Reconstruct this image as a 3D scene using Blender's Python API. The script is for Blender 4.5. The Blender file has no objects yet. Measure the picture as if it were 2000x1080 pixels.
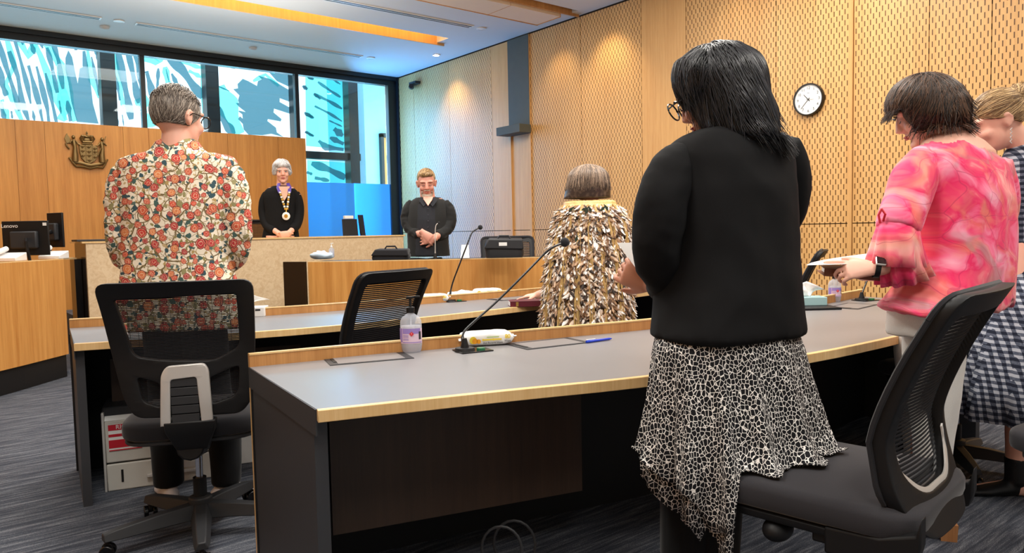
import bpy, bmesh, math, random
from mathutils import Vector as V, Matrix, noise
from mathutils.bvhtree import BVHTree
from mathutils.geometry import tessellate_polygon
random.seed(7)
S = bpy.context.scene; COL = S.collection; PI = math.pi
R = math.radians
# ---------------------------------------------------------------- camera
F_PX = 1444.; CH = 1.2
cz = V((-.02, 1, 89/F_PX)).normalized()
cx = V((1790, 125, -F_PX)).normalized(); cx = (cx - cz*cx.dot(cz)).normalized(); cy = cz.cross(cx)
A = Matrix((cx, cy, cz))            # world = A @ cam
def ray(px, py): return A @ V((px-1000, 540-py, -F_PX))
def at(px, py, z):
    d = ray(px, py); return V((0, 0, CH)) + d*((z-CH)/d.z)
def dp(px, py, dep): return V((0, 0, CH)) + ray(px, py)*(dep/F_PX)
cam = bpy.data.cameras.new('camera'); cam_o = bpy.data.objects.new('camera', cam); COL.objects.link(cam_o)
cam.sensor_width = 36; cam.lens = F_PX*36/2000; cam.clip_start = .02
M4 = A.to_4x4(); M4.translation = V((0, 0, CH)); cam_o.matrix_world = M4; S.camera = cam_o
RT = V((.777, -.627, 0)).normalized(); DV = V((.627, .777, 0)).normalized(); UP = V((0, 0, 1))
def ld(lat, dep, z=0): return RT*lat + DV*dep + V((0, 0, z))
# ---------------------------------------------------------------- materials
def lin(c):
    return tuple((x/255/12.92 if x/255 <= .04045 else ((x/255+.055)/1.055)**2.4) for x in c) + (1,)
class N:
    def __init__(s, name):
        s.m = bpy.data.materials.new(name); s.m.use_nodes = True; s.t = s.m.node_tree; s.t.nodes.clear()
        s.out = s.n('ShaderNodeOutputMaterial'); s.b = s.n('ShaderNodeBsdfPrincipled'); s.l(s.b.outputs[0], s.out.inputs[0])
    def n(s, t, **k):
        x = s.t.nodes.new(t)
        for a, v in k.items():
            if hasattr(x, a): setattr(x, a, v)
            else: x.inputs[a.replace('_', ' ')].default_value = v
        return x
    def l(s, a, b): s.t.links.new(a, b)
    def math(s, op, a, b=0., c=None):
        x = s.t.nodes.new('ShaderNodeMath'); x.operation = op
        for i, v in enumerate((a, b) if c is None else (a, b, c)):
            if hasattr(v, 'links'): s.l(v, x.inputs[i])
            else: x.inputs[i].default_value = v
        return x.outputs[0]
    def mix(s, f, a, b, bt='MIX'):
        x = s.t.nodes.new('ShaderNodeMix'); x.data_type = 'RGBA'; x.blend_type = bt
        for i, v in ((0, f), (6, a), (7, b)):
            if hasattr(v, 'links'): s.l(v, x.inputs[i])
            else: x.inputs[i].default_value = v
        return x.outputs[2]
    def ramp(s, f, st, interp='LINEAR'):
        x = s.t.nodes.new('ShaderNodeValToRGB'); x.color_ramp.interpolation = interp
        e = x.color_ramp.elements
        while len(e) < len(st): e.new(.5)
        for i, (p, c) in enumerate(st): e[i].position = p; e[i].color = c
        s.l(f, x.inputs[0]); return x.outputs[0]
    def pos(s, kind='pos', scale=(1, 1, 1), rot=(0, 0, 0)):
        if kind == 'pos': o = s.n('ShaderNodeNewGeometry').outputs['Position']
        else: o = s.n('ShaderNodeTexCoord').outputs[kind]
        m = s.n('ShaderNodeMapping'); m.inputs['Scale'].default_value = scale; m.inputs['Rotation'].default_value = rot
        s.l(o, m.inputs[0]); return m.outputs[0]
    def noise(s, vec, scale=5., detail=3., rough=.5, dist=0.):
        x = s.n('ShaderNodeTexNoise'); x.inputs['Scale'].default_value = scale; x.inputs['Detail'].default_value = detail
        x.inputs['Roughness'].default_value = rough; x.inputs['Distortion'].default_value = dist; s.l(vec, x.inputs['Vector']); return x
    def vor(s, vec, scale, feature='F1', dims='3D', rnd=1.):
        x = s.n('ShaderNodeTexVoronoi'); x.feature = feature; x.voronoi_dimensions = dims
        x.inputs['Scale'].default_value = scale; x.inputs['Randomness'].default_value = rnd; s.l(vec, x.inputs['Vector']); return x
    def col(s, c):
        if hasattr(c, 'links'): s.l(c, s.b.inputs['Base Color'])
        else: s.b.inputs['Base Color'].default_value = c
    def set(s, rough=.5, metal=0., spec=.5, **k):
        s.b.inputs['Roughness'].default_value = rough; s.b.inputs['Metallic'].default_value = metal
        s.b.inputs['Specular IOR Level'].default_value = spec
        for a, v in k.items(): s.b.inputs[a.replace('_', ' ')].default_value = v
        return s
    def bump(s, h, st=.3, dist=.002):
        x = s.n('ShaderNodeBump'); x.inputs['Strength'].default_value = st; x.inputs['Distance'].default_value = dist
        s.l(h, x.inputs['Height']); s.l(x.outputs[0], s.b.inputs['Normal'])
def plain(name, rgb, rough=.5, metal=0., spec=.5, nz=.08, **k):
    m = N(name); v = m.pos('Object'); c = lin(rgb)
    t = m.noise(v, 9, 3); d = tuple(x*(1-nz) for x in c[:3])+(1,); e = tuple(min(1, x*(1+nz)) for x in c[:3])+(1,)
    m.col(m.mix(t.outputs[0], d, e)); m.set(rough, metal, spec, **k); return m.m
def fabric(name, rgb, rough=.9, sc=900, bump=.25, sheen=.15):
    m = N(name); v = m.pos('Object'); c = lin(rgb)
    w = m.noise(v, sc, 2); l = m.noise(v, 3, 3)
    k = m.mix(w.outputs[0], tuple(x*.7 for x in c[:3])+(1,), tuple(min(1, x*1.35) for x in c[:3])+(1,))
    m.col(m.mix(m.math('MULTIPLY', l.outputs[0], .2), k, c)); m.set(rough, spec=.25); m.b.inputs['Sheen Weight'].default_value = sheen
    m.b.inputs['Sheen Roughness'].default_value = .4
    m.bump(w.outputs[0], bump, .0006); return m.m
def wood(name, a, b, mode, rough=.42, slots=False, freq=38., spec=.4):
    # mode: grain along z; 'w' wall/world coords
    m = N(name); v = m.pos('pos', (1, 1, .035)); g = m.noise(v, freq, 5, .62); g2 = m.noise(v, freq*6, 2, .5); g3 = m.noise(m.pos('pos', (1, 1, .01)), 3.2, 2)
    f = m.math('ADD', m.math('MULTIPLY', g.outputs[0], .55), m.math('ADD', m.math('MULTIPLY', g2.outputs[0], .25), m.math('MULTIPLY', g3.outputs[0], .3)))
    c = m.ramp(f, [(.33, lin(a)), (.72, lin(b))])
    if slots:
        p = m.n('ShaderNodeNewGeometry').outputs['Position']; sp = m.n('ShaderNodeSeparateXYZ'); m.l(p, sp.inputs[0])
        def mask(off):
            u = m.math('ABSOLUTE', m.math('SUBTRACT', m.math('FRACT', m.math('ADD', m.math('DIVIDE', sp.outputs[1], .05), off)), .5))
            w = m.math('ABSOLUTE', m.math('SUBTRACT', m.math('FRACT', m.math('ADD', m.math('DIVIDE', sp.outputs[2], .096), off)), .5))
            return m.math('MULTIPLY', m.math('LESS_THAN', u, .085), m.math('LESS_THAN', w, .235))
        k = m.math('ADD', mask(0.), mask(.5))
        c = m.mix(k, c, lin((98, 60, 24)))
        m.bump(m.math('SUBTRACT', 1., k), 1., .004)
    m.col(c); m.set(rough, spec=spec); return m.m
MAT = {}
MAT['oak'] = wood('oak_panel', (194, 140, 80), (222, 174, 112), 'w')
MAT['oak_slot'] = wood('oak_slotted_panel', (196, 144, 84), (224, 178, 116), 'w', slots=True)
MAT['veneer'] = wood('honey_veneer', (176, 112, 48), (218, 160, 88), 'w', freq=26)
MAT['veneer_back'] = wood('amber_veneer', (158, 100, 40), (204, 146, 74), 'w', freq=20)
MAT['lip'] = wood('timber_lipping', (214, 172, 112), (236, 202, 148), 'w', freq=60, rough=.35)
MAT['rim'] = wood('timber_upstand', (160, 106, 56), (206, 152, 92), 'w', freq=30)
MAT['brown'] = wood('dark_modesty_panel', (50, 38, 30), (70, 52, 40), 'w', freq=40, rough=.5)
MAT['laminate'] = plain('grey_laminate', (122, 120, 122), .36, spec=.6, nz=.03)
MAT['charcoal'] = plain('charcoal_laminate', (50, 51, 55), .5, nz=.04)
MAT['black'] = plain('black_plastic', (19, 19, 21), .52, spec=.3, nz=.05); MAT['meshcloth'] = plain('black_mesh_cloth', (34, 34, 37), .9, spec=.15)
MAT['blackgloss'] = plain('black_gloss', (12, 12, 14), .2, nz=.05)
MAT['grey_plastic'] = plain('dark_grey_plastic', (44, 45, 48), .5, spec=.35)
MAT['seat'] = fabric('black_seat_fabric', (38, 38, 42), sc=700)
MAT['silver'] = plain('silver_paint', (206, 202, 198), .35, .35)
MAT['chrome'] = plain('chrome', (200, 200, 205), .15, 1.)
MAT['white'] = plain('white_plastic', (232, 232, 230), .4)
MAT['paper'] = plain('white_paper', (240, 240, 238), .75, nz=.02)
MAT['ceil'] = plain('ceiling_paint', (206, 208, 208), .8, nz=.01)
MAT['ceil_warm'] = plain('warm_acoustic_panel', (226, 206, 182), .8, nz=.02)
MAT['frame'] = plain('black_window_frame', (16, 20, 24), .4)
MAT['slate'] = plain('slate_grey_panel', (80, 80, 70), .7)
MAT['darkgap'] = plain('dark_gap', (40, 26, 14), .9)
MAT['blue_pen'] = plain('blue_plastic', (20, 60, 190), .25)
def mk_stone():
    m = N('cream_stone_laminate'); v = m.pos('pos'); a = m.noise(v, 22, 5, .6, 1.2); b = m.noise(v, 5, 2)
    c = m.ramp(a.outputs[0], [(.35, lin((205, 176, 138))), (.6, lin((222, 198, 162)))])
    m.col(m.mix(m.math('MULTIPLY', b.outputs[0], .25), c, lin((190, 158, 118)))); m.set(.45); return m.m
MAT['stone'] = mk_stone()
def mk_carpet():
    m = N('carpet'); v = m.pos('pos', (1, 14, 1), (0, 0, R(8.5))); v2 = m.pos('pos', (8, 60, 1), (0, 0, R(8.5)))
    a = m.noise(v, 3.2, 4, .7, .3); b = m.noise(v2, 14, 3, .7); c = m.noise(m.pos('pos'), 320, 2)
    f = m.math('ADD', m.math('MULTIPLY', a.outputs[0], .45), m.math('ADD', m.math('MULTIPLY', b.outputs[0], .35), m.math('MULTIPLY', c.outputs[0], .3)))
    m.col(m.ramp(f, [(.42, lin((38, 42, 52))), (.56, lin((78, 82, 92))), (.68, lin((150, 152, 158)))])); m.set(.95, spec=.1)
    m.bump(f, .8, .006); return m.m
MAT['carpet'] = mk_carpet()
def glass(name, rgb, alpha_t, rough=.03):
    m = N(name); t = m.n('ShaderNodeBsdfTransparent'); t.inputs[0].default_value = lin(rgb)
    g = m.n('ShaderNodeBsdfGlossy'); g.inputs['Roughness'].default_value = rough
    fr = m.n('ShaderNodeFresnel'); fr.inputs[0].default_value = 1.45
    x = m.n('ShaderNodeMixShader'); m.l(m.math('MULTIPLY', fr.outputs[0], alpha_t), x.inputs[0]); m.l(t.outputs[0], x.inputs[1]); m.l(g.outputs[0], x.inputs[2]); m.l(x.outputs[0], m.out.inputs[0]); return m.m
MAT['glass'] = glass('clear_glass', (225, 242, 248), .8)
def film(name, rgb, op, tr):
    # printed film: part diffuse/translucent print, part tinted see-through
    m = N(name); t = m.n('ShaderNodeBsdfTransparent'); t.inputs[0].default_value = lin(tr)
    d = m.n('ShaderNodeBsdfTranslucent'); d.inputs[0].default_value = lin(rgb); e = m.n('ShaderNodeBsdfDiffuse'); e.inputs[0].default_value = lin(rgb)
    a = m.n('ShaderNodeMixShader'); a.inputs[0].default_value = .5; m.l(d.outputs[0], a.inputs[1]); m.l(e.outputs[0], a.inputs[2])
    x = m.n('ShaderNodeMixShader'); x.inputs[0].default_value = op; m.l(t.outputs[0], x.inputs[1]); m.l(a.outputs[0], x.inputs[2]); m.l(x.outputs[0], m.out.inputs[0]); return m.m
MAT['film_cyan'] = film('cyan_film', (110, 240, 238), .08, (138, 244, 240))
MAT['film_grey'] = film('slate_blue_film', (90, 126, 134), .4, (108, 146, 160))
MAT['frost'] = film('frosted_blue_film', (140, 205, 240), .6, (90, 190, 245))
def emis(name, rgb, st):
    m = N(name); m.col(lin(rgb)); m.b.inputs['Emission Color'].default_value = lin(rgb); m.b.inputs['Emission Strength'].default_value = st; return m.m
MAT['led'] = emis('warm_led', (255, 190, 90), 14.); MAT['lamp'] = emis('lamp_lens', (255, 248, 235), 30.)
# ---------------------------------------------------------------- mesh tools
class MB:
    def __init__(s): s.v = []; s.f = []; s.mi = []; s.c = []
    def add(s, vs, fs, m=0, c=None):
        o = len(s.v); s.v += [V(p) for p in vs]; s.f += [tuple(i+o for i in f) for f in fs]; s.mi += [m]*len(fs)
        s.c += [0. if c is None else c]*len(vs); return s
    def box(s, c, d, M=None, m=0):
        c = V(c); h = V(d)/2; P = [V((x*h.x, y*h.y, z*h.z)) for x in (-1, 1) for y in (-1, 1) for z in (-1, 1)]
        if M: P = [M @ p for p in P]
        return s.add([c+p for p in P], [(0, 1, 3, 2), (4, 6, 7, 5), (0, 4, 5, 1), (2, 3, 7, 6), (0, 2, 6, 4), (1, 5, 7, 3)], m)
    def b2(s, lo, hi, m=0):
        lo, hi = V(lo), V(hi); return s.box((lo+hi)/2, hi-lo, None, m)
    def loft(s, rings, cap=True, m=0, closed=True, c=None):
        n = len(rings[0]); vs = [p for r in rings for p in r]; fs = []
        for i in range(len(rings)-1):
            for j in range(n if closed else n-1):
                k = (j+1) % n; fs.append((i*n+j, i*n+k, (i+1)*n+k, (i+1)*n+j))
        if cap and closed: fs.append(tuple(range(n-1, -1, -1))); fs.append(tuple((len(rings)-1)*n+j for j in range(n)))
        return s.add(vs, fs, m, c)
    def tube(s, path, r, n=10, cap=True, m=0, ref=None, c=None):
        path = [V(p) for p in path]; L = len(path)
        if not isinstance(r, (list, tuple)): r = [r]*L
        T = [(path[min(i+1, L-1)]-path[max(i-1, 0)]).normalized() for i in range(L)]
        u = V(ref) if ref else (V((0, 0, 1)) if abs(T[0].z) < .9 else V((1, 0, 0)))
        rings = []
        for i in range(L):
            u = (u - T[i]*u.dot(T[i])); u = u.normalized() if u.length > 1e-6 else T[i].orthogonal().normalized(); w = T[i].cross(u)
            a, b = r[i] if isinstance(r[i], (list, tuple)) else (r[i], r[i])
            rings.append([path[i]+u*(a*math.cos(2*PI*k/n))+w*(b*math.sin(2*PI*k/n)) for k in range(n)])
        return s.loft(rings, cap, m, c=c)
    def ell(s, c, ax, nu=20, nv=12, m=0):
        c = V(c); ax = [V(a) for a in ax]; vs = [c+ax[2]]; fs = []
        for i in range(1, nv):
            t = PI*i/nv
            for j in range(nu):
                p = 2*PI*j/nu; vs.append(c+ax[0]*(math.sin(t)*math.cos(p))+ax[1]*(math.sin(t)*math.sin(p))+ax[2]*math.cos(t))
        vs.append(c-ax[2])
        for j in range(nu): fs.append((0, 1+j, 1+(j+1) % nu)); fs.append((len(vs)-1, 1+(nv-2)*nu+(j+1) % nu, 1+(nv-2)*nu+j))
        for i in range(nv-2):
            for j in range(nu): k = (j+1) % nu; fs.append((1+i*nu+j, 1+(i+1)*nu+j, 1+(i+1)*nu+k, 1+i*nu+k))
        return s.add(vs, fs, m)
    def sph(s, c, r, n=16, m=0): return s.ell(c, (V((r, 0, 0)), V((0, r, 0)), V((0, 0, r))), n, max(6, n*2//3), m)
    def cyl(s, a, b, r, n=20, m=0, r2=None): return s.tube([a, b], [r, r if r2 is None else r2], n, True, m)
    def lathe(s, prof, o=(0, 0, 0), n=24, m=0, cap=True):
        o = V(o); return s.loft([[o+V((r*math.cos(2*PI*k/n), r*math.sin(2*PI*k/n), z)) for k in range(n)] for r, z in prof], cap, m)
    def prism(s, poly, vec, m=0):
        poly = [V(p) for p in poly]; vec = V(vec); n = len(poly)
        return s.add(poly+[p+vec for p in poly], [tuple(range(n-1, -1, -1)), tuple(range(n, 2*n))]+[(i, (i+1) % n, (i+1) % n+n, i+n) for i in range(n)], m)
    def build(s, name, mats, parent=None, smooth=True, bevel=0, sub=0, color=False, ang=40, recalc=True):
        me = bpy.data.meshes.new(name); me.from_pydata([tuple(p) for p in s.v], [], s.f)
        if not isinstance(mats, (list, tuple)): mats = [mats]
        for m in mats: me.materials.append(MAT[m] if isinstance(m, str) else m)
        if len(mats) > 1: me.polygons.foreach_set('material_index', s.mi)
        if color:
            a = me.attributes.new('tone', 'FLOAT', 'POINT'); a.data.foreach_set('value', s.c)
        if recalc and len(s.f) < 60000:
            bm = bmesh.new(); bm.from_mesh(me); bmesh.ops.recalc_face_normals(bm, faces=bm.faces); bm.to_mesh(me); bm.free()
        return link(name, me, parent, smooth, bevel, sub, ang)
def link(name, me, parent=None, smooth=True, bevel=0, sub=0, ang=40):
    o = bpy.data.objects.new(name, me); COL.objects.link(o)
    if smooth:
        me.polygons.foreach_set('use_smooth', [True]*len(me.polygons)); me.set_sharp_from_angle(angle=R(ang))
    if bevel:
        b = o.modifiers.new('bevel', 'BEVEL'); b.width = bevel; b.segments = 2; b.limit_method = 'ANGLE'; b.angle_limit = R(35)
    if sub: q = o.modifiers.new('sub', 'SUBSURF'); q.levels = sub; q.render_levels = sub
    if parent: o.parent = parent; o.matrix_parent_inverse = parent.matrix_world.inverted()
    return o
def tag(o, label, cat, group=None, kind=None):
    o['label'] = label; o['category'] = cat
    if group: o['group'] = group
    if kind: o['kind'] = kind
    return o
def thing(name, label, cat, loc=(0, 0, 0), group=None, rz=0):
    o = bpy.data.objects.new(name, None); COL.objects.link(o); o.location = loc; o.rotation_euler = (0, 0, rz)
    o.empty_display_size = .1; tag(o, label, cat, group); bpy.context.view_layer.update(); return o
def lpart(mb, name, mats, parent, **k):      # mesh given in the parent's own coordinates
    o = mb.build(name, mats, None, **k); o.parent = parent; return o
def copy_tree(o, parent=None):
    c = o.copy(); COL.objects.link(c); c.parent = parent
    for ch in list(o.children): copy_tree(ch, c)
    return c
def struct(o): o['kind'] = 'structure'; return o
def evalmesh(o):
    dg = bpy.context.evaluated_depsgraph_get(); dg.update(); me = bpy.data.meshes.new_from_object(o.evaluated_get(dg)); return me
def remesh(mb, name, mats, parent, voxel=.008, it=4, fn=None, sub=0, fac=.6):
    o = mb.build(name, mats, None, smooth=False); r = o.modifiers.new('r', 'REMESH'); r.mode = 'VOXEL'; r.voxel_size = voxel
    if it: q = o.modifiers.new('s', 'SMOOTH'); q.iterations = it; q.factor = fac
    bpy.context.view_layer.update(); me = evalmesh(o); bpy.data.objects.remove(o)
    if not me.materials: 
        for m in (mats if isinstance(mats, (list, tuple)) else [mats]): me.materials.append(MAT[m] if isinstance(m, str) else m)
    if fn:
        nr = [v.normal.copy() for v in me.vertices]
        for v, n in zip(me.vertices, nr): v.co = fn(v.co.copy(), n)
    me.name = name; return link(name, me, parent, True, ang=180)
def text(s, size, M, depth=.0006, font=None, bold=0.):
    c = bpy.data.curves.new('t', 'FONT'); c.body = s; c.size = size; c.extrude = depth; c.align_x = 'CENTER'; c.align_y = 'CENTER'; c.offset = bold
    o = bpy.data.objects.new('t', c); COL.objects.link(o); bpy.context.view_layer.update(); me = evalmesh(o); bpy.data.objects.remove(o)
    mb = MB(); mb.add([M @ v.co for v in me.vertices], [tuple(p.vertices) for p in me.polygons]); return mb
def frame(o, x, y, z=None):
    x = V(x).normalized(); y = V(y); y = (y-x*y.dot(x)).normalized(); z = x.cross(y)
    m = Matrix((x, y, z)).transposed().to_4x4(); m.translation = V(o); return m
def plate(loops, th, bend, name, mat, parent, step=.02, bev=.004):
    # loops: outer outline first, then holes, in (x,z); bend(x,z)->y ; thickness along y
    c = bpy.data.curves.new('p', 'CURVE'); c.dimensions = '2D'; c.fill_mode = 'BOTH'; c.extrude = th/2-bev; c.bevel_depth = bev; c.bevel_resolution = 1; c.offset = -bev
    for L in loops:
        sp = c.splines.new('POLY'); sp.points.add(len(L)-1); sp.use_cyclic_u = True
        for p, q in zip(sp.points, L): p.co = (q[0], q[1], 0, 1)
    o = bpy.data.objects.new('p', c); COL.objects.link(o); bpy.context.view_layer.update(); me = evalmesh(o); bpy.data.objects.remove(o)
    bm = bmesh.new(); bm.from_mesh(me); bmesh.ops.remove_doubles(bm, verts=bm.verts, dist=1e-5)
    zs = [v.co.y for v in bm.verts]; z = min(zs)+step
    while z < max(zs):
        bmesh.ops.bisect_plane(bm, geom=bm.verts[:]+bm.edges[:]+bm.faces[:], plane_co=(0, z, 0), plane_no=(0, 1, 0)); z += step
    xs = [v.co.x for v in bm.verts]; x = min(xs)+step*2
    while x < max(xs):
        bmesh.ops.bisect_plane(bm, geom=bm.verts[:]+bm.edges[:]+bm.faces[:], plane_co=(x, 0, 0), plane_no=(1, 0, 0)); x += step*2
    for v in bm.verts: x, zz, t = v.co; v.co = (x, bend(x, zz)+t, zz)
    bmesh.ops.recalc_face_normals(bm, faces=bm.faces); bm.to_mesh(me); bm.free()
    me.materials.clear(); me.materials.append(MAT[mat]); o = link(name, me, None, True, ang=50); o.parent = parent; return o
def rnd_poly(pts, r, n=5):
    # round the corners of a 2D polygon
    out = []; L = len(pts)
    if not isinstance(r, (list, tuple)): r = [r]*L
    for i in range(L):
        p = V(pts[i]); a = (V(pts[i-1])-p); b = (V(pts[(i+1) % L])-p); d = min(r[i], a.length*.45, b.length*.45)
        A0 = p+a.normalized()*d; B0 = p+b.normalized()*d
        for k in range(n+1):
            t = k/n; out.append(tuple(A0*(1-t)**2+p*2*t*(1-t)+B0*t*t))
    return out
# ---------------------------------------------------------------- room
XW = 6.5; YW = 11.1; YP = 10.0; CZ = 3.82
struct(MB().b2((-3.2, -3.2, -.05), (XW+.1, 14, 0)).build('floor', 'carpet', smooth=False))
# right wall: real panels with gaps over a dark backing
wr = MB(); wr.b2((XW+.03, -3.2, 0), (XW+.2, YW+.08, CZ+.4), 2)
ys = [(11.1, 10.52, 1), (10.52, 9.5, 1), (9.5, 8.43, 1), (8.43, 8.03, 0), (7.59, 6.62, 1), (6.62, 5.65, 1), (5.65, 5.03, 0), (5.03, 3.97, 1), (3.97, 3.26, 1),
      (3.22, 2.6, 1), (2.6, 2.15, 1), (2.15, 1.1, 1), (1.1, 0, 1), (0, -1.1, 1), (-1.1, -2.2, 0), (-2.2, -3.2, 1)]
for a, b, s in ys:
    wr.b2((XW, b+.003, 0.12), (XW+.03, a-.003, 1.204), s); wr.b2((XW, b+.003, 1.212), (XW+.03, a-.003, CZ-.02), s)
wr.b2((XW-.02, 7.59, 2.50), (XW+.03, 8.03, CZ-.02), 3); wr.b2((XW+.004, 7.62, .12), (XW+.03, 8.0, 1.204), 0); wr.b2((XW+.004, 7.62, 1.212), (XW+.03, 8.0, 2.5), 0)
for y in (8.02, 7.6): wr.b2((XW-.015, y-.02, .12), (XW+.03, y+.02, CZ-.02 if y < 7.8 else 2.5), 0)
wr.b2((XW-.012, 3.222, .12), (XW+.03, 3.258, CZ-.02), 0)
struct(wr.build('wall_right', ['oak', 'oak_slot', 'darkgap', 'slate'], smooth=False))
struct(MB().b2((XW-.015, -3.2, 0), (XW, YW, .12)).build('baseboard_right', 'charcoal', smooth=False))
struct(MB().b2((-3.4, -3.2, 0), (-3.2, 12, CZ+.3)).build('wall_left', 'oak', smooth=False))
struct(MB().b2((-3.4, -3.4, 0), (XW+.2, -3.2, CZ+.3)).build('wall_rear', 'ceil', smooth=False))
# ceiling with recessed light slots running along X
ce = MB(); sl = [(8.42, 8.72, 5.78), (6.50, 6.62, 6.35), (4.9, 5.2, 6.3), (2.5, 2.8, 6.3), (0., .3, 6.3)]
edges = [-3.2]
for a, b, e in sorted(sl): edges += [a, b]
edges += [YW+.02]
for i in range(0, len(edges), 2): ce.b2((-3.2, edges[i], CZ), (XW, edges[i+1], CZ+.12), 0)
for a, b, e in sl:
    ce.b2((e, a, CZ), (XW, b, CZ+.12), 0); ce.b2((-3.2, a-.02, CZ+.28), (e+.02, b+.04, CZ+.3), 0); ce.b2((-3.2, a-.02, CZ+.12), (e, a, CZ+.28), 0); ce.b2((e, a-.02, CZ+.12), (e+.02, b+.02, CZ+.28), 0)
    ce.b2((-3.2, b-.012, CZ-.03), (e+.12, b+.012, CZ+.28), 1 if a > 7 else 2)  # unlit slots take a darker timber, their shade put into the colour
struct(ce.build('ceiling', ['ceil', 'oak', 'rim'], smooth=False))
for a, b, e in sl[:1]:
    t = MB().b2((-3.0, a+.03, CZ+.255), (e-.05, a+.09, CZ+.275)).build('light_strip', 'led', smooth=False)
    tag(t, 'warm strip light hidden in the timber lined ceiling slot', 'light')
# lowered beige acoustic panels
MB().b2((-1, 6.68, CZ-.05), (6.22, 7.12, CZ-.001)).build('trim_ceiling_raft', 'ceil_warm', smooth=False)['kind'] = 'structure'
tr = MB()
tr.b2((-1, 7.11, CZ-.055), (6.24, 7.125, CZ-.001)); tr.b2((6.215, 6.68, CZ-.055), (6.23, 7.125, CZ-.001)); tr.b2((5.45, 6.68, CZ-.053), (5.455, 7.12, CZ-.002))
struct(tr.build('trim_ceiling_edge', 'veneer', smooth=False))
# linear air diffusers, detectors, downlights
def diffuser(x0, x1, y, label):
    t = thing('ceiling_diffuser', label, 'air vent', (x0, y, CZ-.01), 'linear ceiling vents')
    m = MB(); m.b2((x0, y-.05, CZ-.012), (x1, y+.05, CZ-.001)); m.build('frame', 'white', t, smooth=False)
    m = MB()
    for dy in (-.025, .025): m.b2((x0+.02, y+dy-.012, CZ-.014), (x1-.02, y+dy+.012, CZ-.002))
    m.build('slot', 'black', t, smooth=False)
diffuser(-3., 1.88, 10.0, 'left linear air vent above the window end of the ceiling'); diffuser(2.25, 5.3, 10.0, 'linear air vent in front of the window ending near a small spotlight'); diffuser(-1, 5.7, 7.78, 'linear air vent beside the beige ceiling raft')
def spot_fit(x, y, lit, label, name='downlight'):
    t = thing(name, label, 'light' if name == 'downlight' else 'detector', (x, y, CZ))
    if name == 'downlight':
        MB().lathe([(.045, -.002), (.062, -.002), (.062, -.012), (.045, -.014)], (x, y, CZ), 24, cap=False).build('ring', 'white', t)
        MB().lathe([(.0, -.006), (.044, -.006), (.044, -.012), (.0, -.012)], (x, y, CZ), 20).build('lens', 'lamp' if lit else 'white', t)
    else:
        MB().lathe([(.055, -.001), (.055, -.02), (.04, -.035), (.0, -.04)], (x, y, CZ), 24).build('dome', 'ceil', t)
for x, y, lit, lb in [(2.07, 10.0, 0, 'small ceiling spotlight between the two linear vents'), (5.45, 10.0, 0, 'small ceiling spotlight at the right end of the window vent'),
                      (6.15, 9.3, 1, 'bright round downlight close to the slotted wall'), (5.85, 7.78, 0, 'small spotlight at the end of the vent by the beige raft')]:
    spot_fit(x, y, lit, lb)
spot_fit(1.98, 10.36, 0, 'round smoke detector left of the other, above the window', 'smoke_detector'); spot_fit(3.82, 10.37, 0, 'round smoke detector nearer the middle of the ceiling', 'smoke_detector')
# glazed end wall : frame, panes
fr = MB(); fr.b2((-3.2, YW-.04, 3.68), (XW, YW+.08, CZ+.1)); fr.b2((-3.2, YW-.1, 3.76), (XW, YW-.04, CZ)); fr.b2((-3.2, YW-.02, 0), (XW, YW+.06, .1))
mull = [-3.15, -.55, 2.55, 4.74]
for x in mull: fr.b2((x-.03, YW-.03, 0), (x+.03, YW+.05, 3.7))
fr.b2((XW-.17, YW-.05, 0), (XW, YW+.07, 3.7)); fr.b2((XW-.02, YW-.12, 0), (XW, YW-.05, CZ))
struct(fr.build('trim_window_frame', 'frame', smooth=False))
xs = mull+[XW-.17]
for i in range(4):
    w = struct(MB().b2((xs[i]+.03, YW+.0, .1), (xs[i+1]-.03, YW+.012, 3.68)).build('window_%d' % (i+1), 'glass', smooth=False))
fz = MB().b2((4.77, YW-.006, .1), (XW-.17, YW-.002, 2.03)).build('frosted_film', 'frost', smooth=False); tag(fz, 'frosted sky blue film on the lower half of the glazing beside the timber wall', 'window film')
fz.parent = bpy.data.objects['window_4']
for k in ('label', 'category'): del fz[k]
# timber screen wall behind the bench
tw = MB(); js = [-3.2, -2.2, -1.2, -.2, .955, 1.236, 2.05, 2.337, 3.297, 3.98, 4.38]
for a, b in zip(js, js[1:]): tw.b2((a+.002, YP, .1), (b-.002, YP+.05, 2.56))
tw.b2((-3.2, YP+.01, .1), (4.37, YP+.14, 2.55), 1)
struct(tw.build('wall_timber_screen', ['veneer_back', 'veneer_back'], smooth=False))
# outer facade beyond: posts, artwork glass, corridor
YA = 12.6
def aty(px, py, y): d = ray(px, py); return V((0, 0, CH))+d*(y/d.y)
post = MB()
for a, b in ((193, 222), (396, 421), (672, 690), (566, 572)):
    p0 = aty(a, 150, YA-.1); p1 = aty(b, 150, YA-.1); post.b2((p0.x, YA-.25, 0), (p1.x, YA-.02, 5))
q0 = aty(600, 296, YA-.1); q1 = aty(700, 315, YA-.1); post.b2((q0.x-1, YA-.2, q1.z), (q1.x, YA-.03, q0.z))
struct(post.build('trim_facade_posts', 'frame', smooth=False))
struct(MB().b2((aty(690, 200, YA).x, YA+.9, 0), (9.5, YA+1.1, 5)).b2((aty(694, 200, YA).x-.05, YA-.1, 0), (aty(694, 200, YA).x+.12, YA+1.0, 5)).build('wall_corridor', plain('pale_blue_wall', (150, 205, 225), .8), smooth=False))
dd = MB(); a = aty(742, 262, YA+.85); b = aty(775, 262, YA+.85)
dd.b2((a.x, YA+.8, 0), (a.x+.06, YA+.92, a.z)); dd.b2((a.x, YA+.8, a.z-.06), (b.x+.5, YA+.92, a.z+.02)); dd.b2((a.x+.06, YA+.86, 0), (b.x+.5, YA+.92, a.z-.06), 1)
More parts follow.
